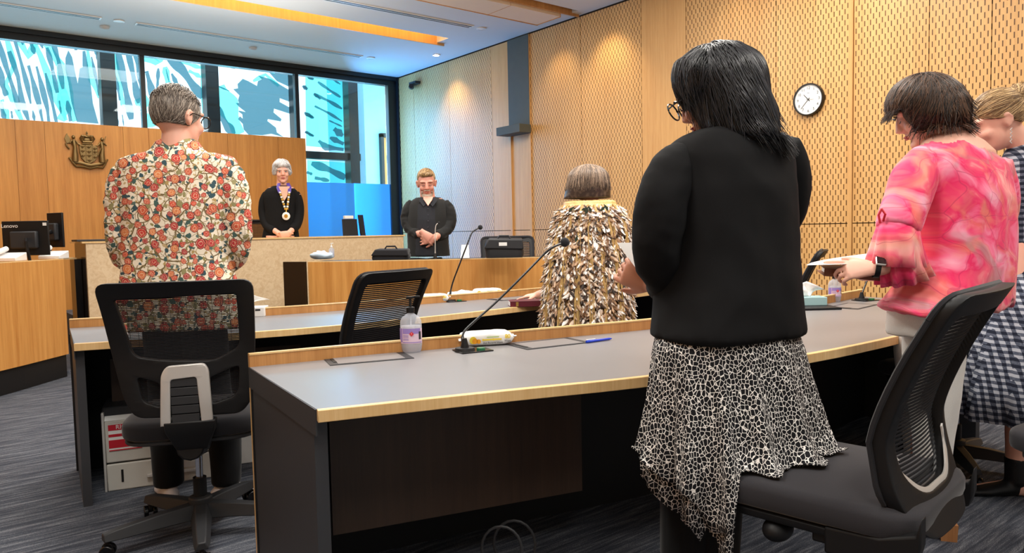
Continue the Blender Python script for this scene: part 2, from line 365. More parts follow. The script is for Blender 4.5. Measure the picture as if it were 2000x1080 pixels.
struct(dd.build('door_1', ['frame', 'veneer'], smooth=False))
# artwork film: traced streak shapes, real flat decals on the outer glass
art = MB()
def P2(x, y, off=0.): return aty(x, y, YA+off)
def streak(pts, w, m, off=0., seed=0):
    rs = random.Random(seed); L = len(pts); lo = []; hi = []
    # resample
    q = []
    for i in range(L-1):
        for k in range(5): t = k/5; q.append((pts[i][0]*(1-t)+pts[i+1][0]*t, pts[i][1]*(1-t)+pts[i+1][1]*t))
    q.append(pts[-1]); n = len(q)
    for i, (x, y) in enumerate(q):
        x0, y0 = q[max(0, i-1)]; x1, y1 = q[min(n-1, i+1)]; dx, dy = x1-x0, y1-y0; l = math.hypot(dx, dy) or 1
        t = i/(n-1); ww = w*(.25+.75*math.sin(PI*min(1, max(0, .08+t*.86)))**.5)*(1+.3*math.sin(t*9+seed))*.5
        lo.append(P2(x-dy/l*ww, y+dx/l*ww, off)); hi.append(P2(x+dy/l*ww, y-dx/l*ww, off))
    vs = lo+hi; art.add(vs, [(i, i+1, n+i+1, n+i) for i in range(n-1)], m)
def blob(poly, m, off=0.):
    vs = [P2(x, y, off) for x, y in poly]; art.add(vs, [tuple(t) for t in tessellate_polygon([[V((v.x, v.z, 0)) for v in vs]])], m)
def zx(x, y): return (x*320/1728, 50+y*200/1080)      # positions measured on two enlarged crops
def zy(x, y): return (300+x*320/1728, 90+y*200/1080)
CY, GR = 0, 1
for i, (p, w) in enumerate([([(60, 100), (150, 420), (60, 620), (230, 1000)], 60), ([(190, 130), (300, 330), (380, 160)], 70), ([(340, 160), (420, 300), (600, 760), (700, 1000)], 80),
                            ([(480, 180), (640, 420), (720, 800), (790, 1010)], 110), ([(920, 230), (960, 560), (1050, 760)], 60), ([(650, 600), (680, 900), (640, 1000)], 110),
                            ([(1190, 250), (1280, 700), (1300, 880)], 50), ([(1500, 300), (1640, 380), (1690, 300)], 110), ([(1480, 760), (1560, 960), (1650, 1050)], 170), ([(20, 780), (90, 1000)], 60)]):
    streak([zx(*q) for q in p], w*.185, CY, .02, i)
for i, (p, w) in enumerate([([(-20, 150), (60, 420), (150, 700), (205, 900)], 52), ([(95, 270), (190, 540), (230, 800), (300, 1000)], 55), ([(150, 130), (220, 380), (290, 640), (325, 830)], 42),
                            ([(300, 420), (350, 600), (410, 820), (450, 1020)], 48), ([(385, 430), (440, 640), (500, 880), (515, 1020)], 46), ([(480, 500), (540, 760), (595, 1020)], 42),
                            ([(495, 230), (550, 440), (605, 710)], 48), ([(560, 180), (620, 380), (665, 670)], 52), ([(320, 160), (365, 300)], 45), ([(235, 140), (240, 205)], 30), ([(430, 170), (450, 240)], 30),
                            ([(710, 790), (745, 1010)], 48), ([(-10, 430), (30, 640), (70, 740)], 60), ([(0, 800), (50, 990)], 50), ([(625, 790), (645, 930)], 20), ([(345, 890), (365, 1010)], 28), ([(800, 180), (800, 260)], 50),
                            ([(965, 330), (1010, 540), (1045, 740)], 28), ([(1010, 240), (1035, 360)], 40), ([(1240, 260), (1300, 560), (1350, 800), (1385, 990)], 72), ([(1350, 280), (1400, 500), (1440, 700), (1460, 820)], 62),
                            ([(1420, 290), (1470, 480), (1505, 700)], 52), ([(1545, 480), (1600, 680), (1640, 900)], 60), ([(1185, 430), (1240, 640), (1265, 790)], 30), ([(1670, 450), (1660, 660)], 34), ([(1210, 850), (1240, 1050)], 34), ([(120, 900), (130, 980)], 20), ([(1290, 940), (1305, 1060)], 12)]):
    streak([zx(*q) for q in p], w*.2, GR, .0, i)
blob([zx(*q) for q in [(690, 340), (720, 260), (760, 330), (800, 520), (820, 610), (840, 450), (870, 440), (870, 270), (900, 265), (930, 420), (960, 640), (980, 820), (1040, 1035), (810, 1015), (750, 800), (720, 600), (690, 480)]], GR)
for i, (p, w) in enumerate([([(120, 220), (170, 470)], 70), ([(260, 150), (400, 200), (500, 230)], 40), ([(370, 260), (450, 300), (500, 330)], 40), ([(500, 160), (530, 820)], 30), ([(700, 420), (780, 640), (900, 930)], 200), ([(1000, 230), (1200, 250), (1280, 280)], 45), ([(1050, 370), (1180, 300), (1320, 420)], 40),
                            ([(1470, 270), (1490, 300)], 50), ([(1440, 270), (1460, 950)], 18)]):
    streak([zy(*q) for q in p], w*.185, CY, .02, i)
for i, (p, w) in enumerate([([(150, 110), (300, 250), (420, 420), (520, 540)], 95), ([(660, 640), (760, 820), (850, 930)], 85), ([(740, 180), (860, 235)], 28), ([(650, 410), (800, 475)], 14), ([(190, 290), (270, 450)], 40), ([(130, 240), (180, 450)], 12), ([(1490, 300), (1470, 430)], 40), ([(1480, 800), (1500, 960)], 40),
                            ([(1590, 300), (1690, 350)], 36), ([(1570, 420), (1620, 460)], 34), ([(1590, 700), (1690, 760)], 34), ([(1690, 500), (1760, 560)], 30), ([(1600, 900), (1690, 950)], 26), ([(640, 220), (680, 230)], 12)]):
    streak([zy(*q) for q in p], w*.19, GR, .0, i)
blob([zy(*q) for q in [(840, 455), (890, 445), (885, 400), (940, 345), (1000, 370), (1090, 420), (1100, 370), (1140, 350), (1100, 310), (1240, 350), (1440, 470), (1440, 590), (1330, 550), (1330, 590), (1440, 650), (1440, 715), (1270, 660), (1265, 700), (1350, 770), (1340, 795), (1205, 770), (1200, 790), (1290, 860), (1300, 910), (1370, 960), (1240, 925), (1150, 940), (1000, 935), (950, 880), (940, 820), (890, 770), (910, 740), (940, 765), (935, 720), (895, 690), (900, 680), (970, 695), (900, 640), (865, 600), (900, 600), (890, 570), (905, 520)]], GR)
blob([zy(*q) for q in [(1220, 280), (1280, 290), (1230, 240), (1420, 265), (1430, 430), (1300, 370)]], GR)
# right bay: cyan glass with slanted dark strokes
blob([(596, 130), (673, 140), (673, 292), (598, 285)], CY, .02); blob([(600, 312), (676, 318), (676, 357), (600, 357)], CY, .02)
def zz(x, y): return (580+x*220/699, 130+y*340/1080)
for i, (p, w) in enumerate([([(130, 95), (200, 145), (270, 190)], 17), ([(105, 170), (200, 215), (280, 262)], 20), ([(110, 245), (200, 290), (280, 340)], 15), ([(225, 82), (270, 110)], 10), ([(60, 55), (100, 80)], 20), ([(40, 120), (65, 140)], 20), ([(50, 290), (100, 318)], 22), ([(200, 335), (280, 372)], 10),
                            ([(50, 405), (100, 432)], 16), ([(230, 385), (285, 430)], 40), ([(135, 460), (180, 500), (290, 515)], 34), ([(205, 440), (290, 480)], 30), ([(90, 600), (190, 635), (300, 690)], 44), ([(60, 655), (95, 668)], 18), ([(110, 690), (200, 708)], 24)]):
    streak([zz(*q) for q in p], w*.32, GR, .0, i)
ao = art.build('window_artwork', ['film_cyan', 'film_grey'], smooth=False, recalc=False); tag(ao, 'white and turquoise streaked artwork film on the outer glass beyond the high window', 'window artwork')
# world and light
wd = bpy.data.worlds.new('sky'); S.world = wd; wd.use_nodes = True; nt = wd.node_tree; bg = nt.nodes['Background']; bg.inputs[0].default_value = (.9, .97, 1, 1); bg.inputs[1].default_value = 2.0
def area(x, y, z, sx, sy, e, col, rot=(0, 0, 0)):
    l = bpy.data.lights.new('lamp', 'AREA'); l.shape = 'RECTANGLE'; l.size = sx; l.size_y = sy; l.energy = e; l.color = col
    o = bpy.data.objects.new('ceiling_or_fill_light', l); COL.objects.link(o); o.location = (x, y, z); o.rotation_euler = rot; return o
WARM = (1, .86, .68)
for x, y, e in [(-.5, -1.2, 48), (2.4, -.8, 60), (5., 0, 44), (.2, 1.6, 52), (2.8, 2.4, 75), (5.1, 3.2, 50), (1.5, 5., 62), (3.9, 5.8, 55), (.5, 7.4, 45), (2.4, 9.0, 24)]:
    area(x, y, CZ-.03, 1.2, .9, e, (1, .95, .87))
area(3.1, 11.9, 2.4, 6.5, 2.6, 95, (.5, .8, 1), (R(-90), 0, 0))          # area light standing in for daylight through the end glazing
area(5.6, 11.0, 1.9, 1.3, 3.0, 125, (.10, .42, 1), (R(-90), 0, R(55)))  # added blue light, tints the slotted wall beside the frosted glazing
area(7.2, 12.75, 2.6, 2.4, 2.4, 45, (.8, .95, 1), (R(90), 0, 0))  # added unseen light to brighten the corridor wall
for x, y in ((0, 2), (3.6, 3.2), (2, 7.4)): area(x, y, 2.95, 3.4, 2.6, 44, (1, .98, .93), (R(180), 0, 0))  # added upward fill lights to brighten the ceiling, no fitting behind them
def spot(x, y, z, tx, ty, tz, e, ang=60, col=WARM, blend=.6):
    l = bpy.data.lights.new('spot', 'SPOT'); l.energy = e; l.spot_size = R(ang); l.spot_blend = blend; l.color = col; l.shadow_soft_size = .04
    o = bpy.data.objects.new('wall_washer', l); COL.objects.link(o); o.location = (x, y, z); o.rotation_euler = (V((tx, ty, tz))-V((x, y, z))).to_track_quat('-Z', 'Y').to_euler()
for y, e in ((9.3, 46), (6.95, 46), (6.1, 40), (4.4, 8), (3.0, 6)): spot(6.05, y, CZ-.05, 6.5, y, 2.4, e, 85, (1, .8, .5), .9)
S.view_settings.view_transform = 'Standard'; S.view_settings.look = 'None'; S.view_settings.gamma = 1; S.view_settings.exposure = 0.35; S.view_settings.use_curve_mapping = False
# ---------------------------------------------------------------- desks
def smoothline(p, it=2):
    p = [V((*q, 0)) for q in p]
    for _ in range(it):
        o = [p[0]]
        for a, b in zip(p, p[1:]): o += [a*.75+b*.25, a*.25+b*.75]
        o.append(p[-1]); p = o
    return p
def offs(p, d):
    out = []
    for i, q in enumerate(p):
        t = (p[min(i+1, len(p)-1)]-p[max(i-1, 0)]).normalized(); out.append(q+V((-t.y, t.x, 0))*d)
    return out
def wallstrip(mb, p, th, z0, z1, m=0):
    q = offs(p, th); n = len(p)
    rings = [[p[i]+UP*z0, q[i]+UP*z0, q[i]+UP*z1, p[i]+UP*z1] for i in range(n)]; mb.loft(rings, True, m)
def between(a, b, k): return [a[i].lerp(b[i], k) for i in range(len(a))]
def council_desk(front, back, label, group, panel):
    H = .745; fr = smoothline(front); bk = smoothline(back); n = len(fr)
    base = fr[0].copy(); t = thing('council_desk', label, 'desk', base, group)
    m = MB(); b2 = offs(bk, -.02); f2 = offs(fr, .022)
    m.loft([[f2[i]+UP*(H-.03), b2[i]+UP*(H-.03), b2[i]+UP*H, f2[i]+UP*H] for i in range(n)]); m.build('desktop', 'laminate', t, ang=30)
    m = MB(); wallstrip(m, fr, .022, H-.032, H+.001); m.build('front_lipping', 'lip', t, ang=30, bevel=.002)
    m = MB(); q = offs(bk, -.02)
    m.loft([[q[i]+UP*(H-.03), bk[i]+UP*(H-.03), bk[i]+UP*(H+.04), q[i]+UP*(H+.04)] for i in range(n)]); up_ = m.build('upstand', 'rim', t, ang=30)
    m = MB(); m.loft([[q[i]+UP*(H+.041)-V((0, .002, 0)), bk[i]+UP*(H+.041), bk[i]+UP*(H+.047), q[i]+UP*(H+.047)-V((0, .002, 0))] for i in range(n)]); m.build('upstand_cap', 'lip', up_, ang=30)
    m = MB(); q = offs(bk, -.045); m.loft([[q[i]+UP*.0, offs(bk, -.02)[i]+UP*.0, offs(bk, -.02)[i]+UP*(H-.03), q[i]+UP*(H-.03)] for i in range(n)]); m.build('back_panel', 'black', t, ang=30)
    for e, nm in ((0, 0), (n-1, 1)):
        a, b = f2[e], bk[e]; dr = (b-a).normalized(); sd = V((dr.y, -dr.x, 0))*(1 if e == 0 else -1)
        m = MB(); a1 = a+dr*.03; m.prism([a1, b-dr*.012, b-dr*.012+UP*(H-.03), a1+UP*(H-.03)], sd*.036, 0)
        m.prism([a, a+dr*.04, b-dr*.012+UP*0, b-dr*.012]+[], sd*.001) if False else None
        m.prism([a+UP*(H-.072), b-dr*.012+UP*(H-.072), b-dr*.012+UP*(H-.001), a+UP*(H-.001)], -sd*.004, 0)
        m.prism([b-dr*.012, b+dr*.006, b+dr*.006+UP*(H+.046), b-dr*.012+UP*(H+.046)], sd*.036, 1)
        m.build('end_panel', ['charcoal', 'lip'], t, smooth=False)
    a, b = V((*panel[0], 0)), V((*panel[1], 0)); nn = V((-(b-a).y, (b-a).x, 0)).normalized()
    m = MB(); m.prism([a+UP*.245, b+UP*.245, b+UP*.61, a+UP*.61], nn*.02); m.build('modesty_panel', 'brown', t, smooth=False)
    return t
council_desk([(0.79, 1.79), (1.02, 1.72), (1.31, 1.63), (1.73, 1.48), (2.37, 1.35), (2.97, 1.32), (3.6, 1.34), (4.5, 1.46)],
             [(0.89, 2.58), (1.2, 2.52), (1.6, 2.43), (2.03, 2.33), (2.55, 2.2), (3.2, 2.15), (3.8, 2.16), (4.62, 2.23)],
             'nearest curved council desk with grey top, timber edging and charcoal end panel', None, [(.987, 2.154), (1.857, 1.915)])
council_desk([(0.52, 3.7), (.82, 3.6), (1.19, 3.5), (1.52, 3.42), (2.18, 3.37), (3.03, 3.42), (3.98, 3.5), (4.5, 3.58)],
             [(0.61, 4.41), (.78, 4.35), (1.25, 4.23), (1.84, 4.11), (2.57, 4.02), (3.48, 3.98), (4.2, 4.02), (4.6, 4.06)],
             'second curved council desk, behind the nearest one, with the feather cloak wearer at it', None, [(.72, 4.05), (1.6, 3.82)])
def veneer_front(name, pts, z0, z1, depth, label, mats=('veneer', 'black', 'lip'), topmat=None):
    p = smoothline(pts); q = offs(p, depth); n = len(p); t = thing(name, label, 'desk', p[0])
    m = MB(); wallstrip(m, p, .03, z0, z1-.006); m.build('front_panel', mats[0], t, ang=30)
    m = MB(); wallstrip(m, p, .03, z1-.006, z1+.002); m.build('edge_strip', mats[2], t, ang=30)
    m = MB(); w = offs(p, .03); m.loft([[w[i]+UP*(z1-.03), q[i]+UP*(z1-.03), q[i]+UP*(z1-.004), w[i]+UP*(z1-.004)] for i in range(n)]); m.build('worktop', topmat or mats[1], t, ang=30)
    k = offs(p, .025); m = MB(); wallstrip(m, k, .03, 0, z0+.02)
    for i, j in ((0, 1), (n-1, -1)): d = (q[i]-p[i]).normalized(); tt = V((d.y, -d.x, 0))*j; m.prism([p[i]+d*.0301, q[i], q[i]+UP*(z1-.03), p[i]+d*.0301+UP*(z1-.03)], tt*.02)
    m.build('plinth', mats[1], t, smooth=False); return t
veneer_front('clerk_desk', [(2.82, 6.49), (3.05, 6.2), (3.31, 5.94), (3.8, 5.53), (4.49, 5.11), (5.0, 4.9)], 0.1, .955, .36, 'honey timber fronted curved desk the bearded man stands behind')
m = MB(); a = V((2.69, 6.705, 0)); b = V((2.812, 6.50, 0)); nn = V((-.85, -.52, 0)); m.prism([a, b, b+UP*.955, a+UP*.955], nn*.03); o = m.build('side_pedestal', 'blackgloss', None, smooth=False)
tag(o, 'black upright pedestal at the left end of the timber desk before the bearded man', 'desk end')
veneer_front('reception_desk', [(-1.5, 5.2), (-.6, 5.9), (.45, 6.85), (1.01, 7.47)], .2, 1.035, .7, 'timber fronted desk at the far left carrying computer monitors', topmat='veneer')
bench = thing('bench', 'tall cream stone fronted bench the grey haired woman stands behind', 'bench', (2.5, 7.6, 0))
def ax(px, y): d = ray(px, 470); return d.x*(y/d.y)
x0, x1 = ax(167, 7.6), ax(788, 7.6)
MB().b2((x0, 7.6, 0), (x1, 7.64, 1.165)).build('front_panel', 'stone', bench, smooth=False)
MB().b2((x0-.03, 7.59, 1.165), (x1+.02, 8.25, 1.18)).build('bench_top', 'lip', bench, smooth=False)
MB().b2((x0, 7.64, 0), (x0+.03, 8.2, 1.165)).build('side_panel', 'blackgloss', bench, smooth=False); MB().b2((x1-.03, 7.64, 0), (x1, 8.2, 1.165)).build('side_panel', 'veneer', bench, smooth=False)
o = MB().b2((x0-.06, 7.66, 1.181), (x0+.42, 7.95, 1.2)).build('document_tray', 'grey_plastic', None, bevel=.004); tag(o, 'low dark grey tray on the left end of the cream bench', 'tray')
o = MB().b2((ax(141, 7.9), 7.85, 0), (x0-.005, 8.1, 1.02)).b2((ax(141, 7.9)-.1, 7.84, 1.02), (x0-.04, 8.1, 1.035), 1).build('side_cabinet', ['blackgloss', 'lip'], None, smooth=False)
tag(o, 'black side cabinet filling the gap between the left timber desk and the cream bench', 'cabinet')
struct(MB().b2((-.5, 7.66, 0), (5.6, YP, .02)).b2((x0+.1, 8.0, .02), (5.3, YP, .38)).build('floor_platform', 'carpet', smooth=False))
# speaker box on the slate strip, security camera, clock
o = MB().b2((XW-.22, 7.56, 2.50), (XW-.021, 8.06, 2.61)).build('wall_speaker', 'slate', None, bevel=.004); tag(o, 'slate grey box projecting from the wall at the foot of the dark strip', 'speaker')
cm = thing('security_camera', 'small dark camera fixed high on the slotted wall near the window corner', 'camera', (XW, 10.4, 3.55))
MB().b2((XW-.1, 10.3, 3.60), (XW, 10.5, 3.64)).build('bracket', 'grey_plastic', cm, bevel=.003)
MB().tube([(XW-.18, 10.3, 3.545), (XW-.1, 10.42, 3.56), (XW-.05, 10.52, 3.575)], [.035, .045, .035], 14).build('housing', 'black', cm)
ck = thing('wall_clock', 'round white wall clock with black rim hung on the slotted timber wall', 'clock', (XW-.02, 3.626, 2.355))
FM = frame((XW-.032, 3.626, 2.352), (0, -1, 0), (0, 0, 1))
def lathe_at(M, prof, n=40, cap=True):
    return MB().loft([[M @ V((r*math.cos(2*PI*k/n), r*math.sin(2*PI*k/n), z)) for k in range(n)] for r, z in prof], cap)
lathe_at(FM, [(.13, -.03), (.148, -.03), (.15, -.005), (.145, .01), (.136, .01), (.133, -.002), (.13, -.03)], cap=False).build('rim', 'blackgloss', ck)
lathe_at(FM, [(.134, -.012), (.134, -.004)], 48).build('dial', 'white', ck)
g = MB()
for i in range(1, 13):
    a = PI/2-i*PI/6; text(str(i), .036, FM @ Matrix.Translation((.104*math.cos(a), .104*math.sin(a), -.0035)), .0003).build('numeral', 'grey_plastic', ck, smooth=False)
for i in range(60):
    a = i*PI/30; ln = .006; g.box(FM @ V((.128*math.cos(a), .128*math.sin(a), -.0035)), (.0004, .0012, ln if False else .0035), None)
MB().box(FM @ V((0, .06, -.0035)), (.0004, .026, .003)).build('maker_mark', 'grey_plastic', ck, smooth=False); g.build('minute_marks', 'grey_plastic', ck, smooth=False)
def hand_(a, l, w, z, mat, nm):
    d = V((math.sin(a), math.cos(a), 0)); s = V((d.y, -d.x, 0))*w; MB().prism([FM @ (-d*.02-s+UP*z), FM @ (-d*.02+s+UP*z), FM @ (d*l+s*.6+UP*z), FM @ (d*l-s*.6+UP*z)], FM.to_3x3() @ V((0, 0, .001))).build(nm, mat, ck, smooth=False)
hand_(R(318), .066, .0035, -.002, 'black', 'hour_hand'); hand_(R(223), .105, .0025, -.001, 'black', 'minute_hand'); hand_(R(95), .055, .001, 0, 'grey_plastic', 'second_hand')
# coat of arms relief
MAT['bronze'] = plain('aged_bronze', (122, 100, 62), .38, .75, nz=.3)
ca = thing('wall_emblem', 'bronze relief of shield, crown, two standing figures and scroll on the timber screen', 'emblem', (1.65, YP, 2.25))
K = .43/888.; 
def E(X, Y, o=0.): return V((1.65+(X-570)*K, YP-.004-o, 2.245-(Y-530)*K*1.05))
em = MB()
sh = [(410, 400), (700, 400), (800, 420), (805, 600), (770, 720), (700, 790), (610, 830), (520, 800), (440, 700), (412, 560)]
em.prism([E(*p) for p in sh], (0, -.03, 0)); em.build('shield', 'bronze', ca, bevel=.004)
g = MB()
for x in (545, 690): g.tube([E(x, 405, .03), E(x, 800, .03)], .0045, 6)
for x, y in ((475, 450), (475, 550), (475, 660), (610, 450), (610, 560), (610, 650), (610, 760), (740, 480), (740, 560), (735, 680)):
    g.tube([E(x-45, y-15, .028), E(x, y+25, .034), E(x+45, y-15, .028)], .006, 6); g.sph(E(x, y-12, .03), .009, 8)
for y in (610,): g.tube([E(690, y, .03), E(800, y, .03)], .004, 6)
g.build('charges', 'bronze', ca)
g = MB()
g.tube([E(480, 375, .02), E(700, 375, .02)], .014, 8); g.tube([E(490, 335, .03), E(690, 335, .03)], .012, 8)
for dx, h_ in ((-1, 0), (1, 0)):
    for kx in (150, 90): g.tube([E(590+dx*95, 330, .02), E(590+dx*kx, 250, .03), E(590+dx*kx*.8, 195, .035), E(590, 215, .03)], .012, 8)
g.ell(E(590, 285, .012), (V((.045, 0, 0)), V((0, .02, 0)), V((0, 0, .04))), 14, 8); g.sph(E(585, 180, .03), .009, 8)
g.box(E(585, 135, .03), (.022, .008, .022)); g.box(E(585, 120, .03), (.008, .008, .035)); g.build('crown', 'bronze', ca)
for sx, cxp, hd, nm in ((1, 305, 220, 'standing_figure'), (-1, 900, 235, 'standing_figure')):
    g = MB(); g.ell(E(cxp-10*sx, hd+20, .03), (V((.019, 0, 0)), V((0, .018, 0)), V((0, 0, .024))), 12, 8); g.tube([E(cxp, hd+70, .02), E(cxp, hd+150, .02), E(cxp+15, hd+240, .02), E(cxp+10*sx, 640, .02), E(cxp+5*sx, 790, .015)], [.014, .024, .02, .032, .036], 12)
    g.tube([E(cxp-35*sx, hd+90, .03), E(cxp-90*sx, hd+160, .035), E(cxp-40*sx, hd+120, .04)], .009, 8); g.tube([E(cxp+35*sx, hd+100, .03), E(cxp+80*sx, hd+170, .03), E(cxp+130*sx, 405, .03)], .009, 8); g.build(nm, 'bronze', ca)
g = MB(); g.prism([E(*p) for p in ((170, 150), (235, 280), (230, 370), (150, 380), (112, 270))], (0, -.012, 0)); g.tube([E(135, 380, .01), E(150, 440, .01), E(205, 510, .01)], .01, 8); g.build('flag', 'bronze', ca, bevel=.002)
g = MB(); g.tube([E(995, 180, .03), E(800, 640, .03)], .005, 8); g.build('spear', 'bronze', ca)
g = MB(); g.tube([E(280, 800, .02), E(420, 820, .03), E(560, 860, .03), E(640, 870, .03), E(800, 840, .03), E(930, 800, .02)], [(.018, .006)]*6, 8); g.tube([E(190, 700, .01), E(260, 820, .02), E(330, 905, .02), E(480, 905, .03), E(620, 940, .02), E(780, 900, .03), E(900, 920, .02), E(950, 830, .02), E(1015, 710, .01)], [(.012, .008)]*9, 8)
g.build('scroll', 'bronze', ca)
# ---------------------------------------------------------------- chairs
MAT['seatgrey'] = fabric('charcoal_seat_fabric', (48, 47, 51), sc=700)
def rounded_box(mb, c, sz, r, m=0, n=5, top_dome=0.):
    w, d, h = sz; pts = rnd_poly([(-w/2, -d/2), (w/2, -d/2), (w/2, d/2), (-w/2, d/2)], r, n); rings = []
    for zz, sc in ((0, .93), (.12, .985), (.3, 1), (.7, 1), (.88, .98), (1, .92)): rings.append([V(c)+V((x*sc, y*sc, (zz-.5)*h)) for x, y in pts])
    mb.loft(rings); return mb
def star_base(t, r=.33, a0=0.):
    m = MB()
    for k in range(5):
        a = a0+2*PI*k/5; d = V((math.cos(a), math.sin(a), 0)); s = V((-d.y, d.x, 0))
        m.loft([[d*q-s*w+UP*z0, d*q+s*w+UP*z0, d*q+s*w*.55+UP*z1, d*q-s*w*.55+UP*z1] for q, w, z0, z1 in ((.02, .042, .07, .13), (.14, .037, .07, .122), (r-.05, .03, .066, .104), (r, .024, .066, .094))])
    m.lathe([(.0, .05), (.04, .05), (.045, .06), (.045, .15), (.035, .155), (.0, .155)]); lpart(m, 'star_base', 'grey_plastic', t, bevel=.004)
    for k in range(5):
        a = a0+2*PI*k/5; d = V((math.cos(a), math.sin(a), 0)); s = V((-d.y, d.x, 0)); c = d*(r-.015); m = MB(); m.cyl(c+UP*.03, c+UP*.075, .008, 10); m.tube([c+UP*.04+V((math.cos(a+1.1), math.sin(a+1.1), 0))*.008, c+UP*.04-V((math.cos(a+1.1), math.sin(a+1.1), 0))*.008], [.02, .02], 12); hd = lpart(m, 'caster', 'black', t, bevel=.003)
        w = V((math.cos(a+1.1), math.sin(a+1.1), 0)); lpart(MB().tube([c+UP*.026+w*.026, c+UP*.026+w*.009], [.026, .026], 18), 'wheel', 'blackgloss', hd, bevel=.003); lpart(MB().tube([c+UP*.026-w*.026, c+UP*.026-w*.009], [.026, .026], 18), 'wheel', 'blackgloss', hd, bevel=.003)
    m = MB(); m.cyl((0, 0, .14), (0, 0, .23), .026); lpart(m, 'column_cover', 'black', t)
    m = MB(); m.cyl((0, 0, .2), (0, 0, .36), .014); lpart(m, 'gas_lift', 'chrome', t)
def office_chair_a(label, loc, rz):
    t = thing('office_chair', label, 'chair', loc, None, rz); star_base(t, .36, R(62))
    def q(px, py): return ((px-333)*.001835, 1.046-(py-550)*.001835)
    yb = lambda x, z: -.235-.10*((z-.72)/.33)**2*(1 if z > .72 else -.25)+.35*x*x-.03
    outer = rnd_poly([q(190, 550), q(476, 550), q(471, 700), q(462, 800), q(440, 828), q(240, 822), q(222, 780), q(203, 680)], [.045, .045, .2, .06, .08, .08, .06, .2])
    h1 = rnd_poly([q(222, 583), q(443, 579), q(442, 690), q(392, 715), q(294, 708), q(244, 698)], [.012, .012, .03, .03, .03, .03])
    h2 = rnd_poly([q(249, 738), q(292, 754), q(292, 804), q(258, 790)], .02); h3 = rnd_poly([q(382, 750), q(440, 727), q(436, 778), q(425, 792), q(382, 804)], .02)
    plate([outer, h1, h2, h3], .032, yb, 'back_frame', 'black', t)
    m = MB(); z = q(0, 800)[1]; zt = q(0, 578)[1]
    while z < zt:
        w = .122 if z > .78 else .115; x0, x1 = (q(224+(z < .9)*12, 0)[0], q(442, 0)[0]); L = [V((x0+(x1-x0)*i/10, 0, z)) for i in range(11)]
        m.tube([p+V((0, yb(p.x, z)+.012, 0)) for p in L], [(.0021, .001)]*11, 4, True, 0, (0, 0, 1)); z += .0056
    for i in range(1, 14): x = x0+(x1-x0)*i/14; m.tube([(x, yb(x, zz/20)+.014, zz/20) for zz in range(13, 21)], .0008, 4)
    lpart(m, 'mesh_back', 'meshcloth', t)
    up = rnd_poly([q(290, 838), q(296, 735), q(306, 718), q(376, 716), q(384, 730), q(387, 836)], [.0, .02, .03, .03, .02, 0]); ho = rnd_poly([q(309, 834), q(313, 745), q(361, 742), q(366, 832)], [0, .012, .012, 0])
    ys = lambda x, z: yb(x, z)-.035; m_ = [plate([up, ho], .022, ys, 'spine_trim', 'silver', t, bev=.003)]
    m = MB()
    for i in range(5): a = q(312, 744+i*18); b = q(363, 744+i*18+16.5); m.box(((a[0]+b[0])/2, ys(0, a[1])+.004, (a[1]+b[1])/2), (b[0]-a[0], .02, a[1]-b[1]))
    lpart(m, 'spine_infill', 'grey_plastic', t, bevel=.002)
    m = MB(); a = q(290, 835); b = q(387, 835)
    m.loft([[V((x*s+.01, y, z)) for x, y in ((a[0], yy-.03), (b[0], yy-.03), (b[0], yy+.03), (a[0], yy+.03))] for s, yy, z in ((1, -.275, .53), (.95, -.27, .49), (.6, -.22, .41), (.55, -.12, .385))]); m.tube([(.01, -.25, .42), (.01, -.1, .40), (.01, .1, .41)], [.05, .055, .05], 12); lpart(m, 'tilt_mechanism', 'black', t, bevel=.006)
    m = rounded_box(MB(), (.0, .03, .475), (.50, .48, .075), .12); lpart(m, 'seat', 'seat', t)
    m = rounded_box(MB(), (.0, .03, .43), (.485, .465, .02), .12); lpart(m, 'seat_pan', 'grey_plastic', t)
    m = MB().cyl((0, 0, .33), (0, 0, .41), .034); lpart(m, 'column_top', 'black', t)
    m = MB().tube([(-.1, .05, .415), (-.26, .05, .405)], .008, 8).box((-.23, .05, .4), (.07, .03, .02)); lpart(m, 'lever', 'black', t); return t
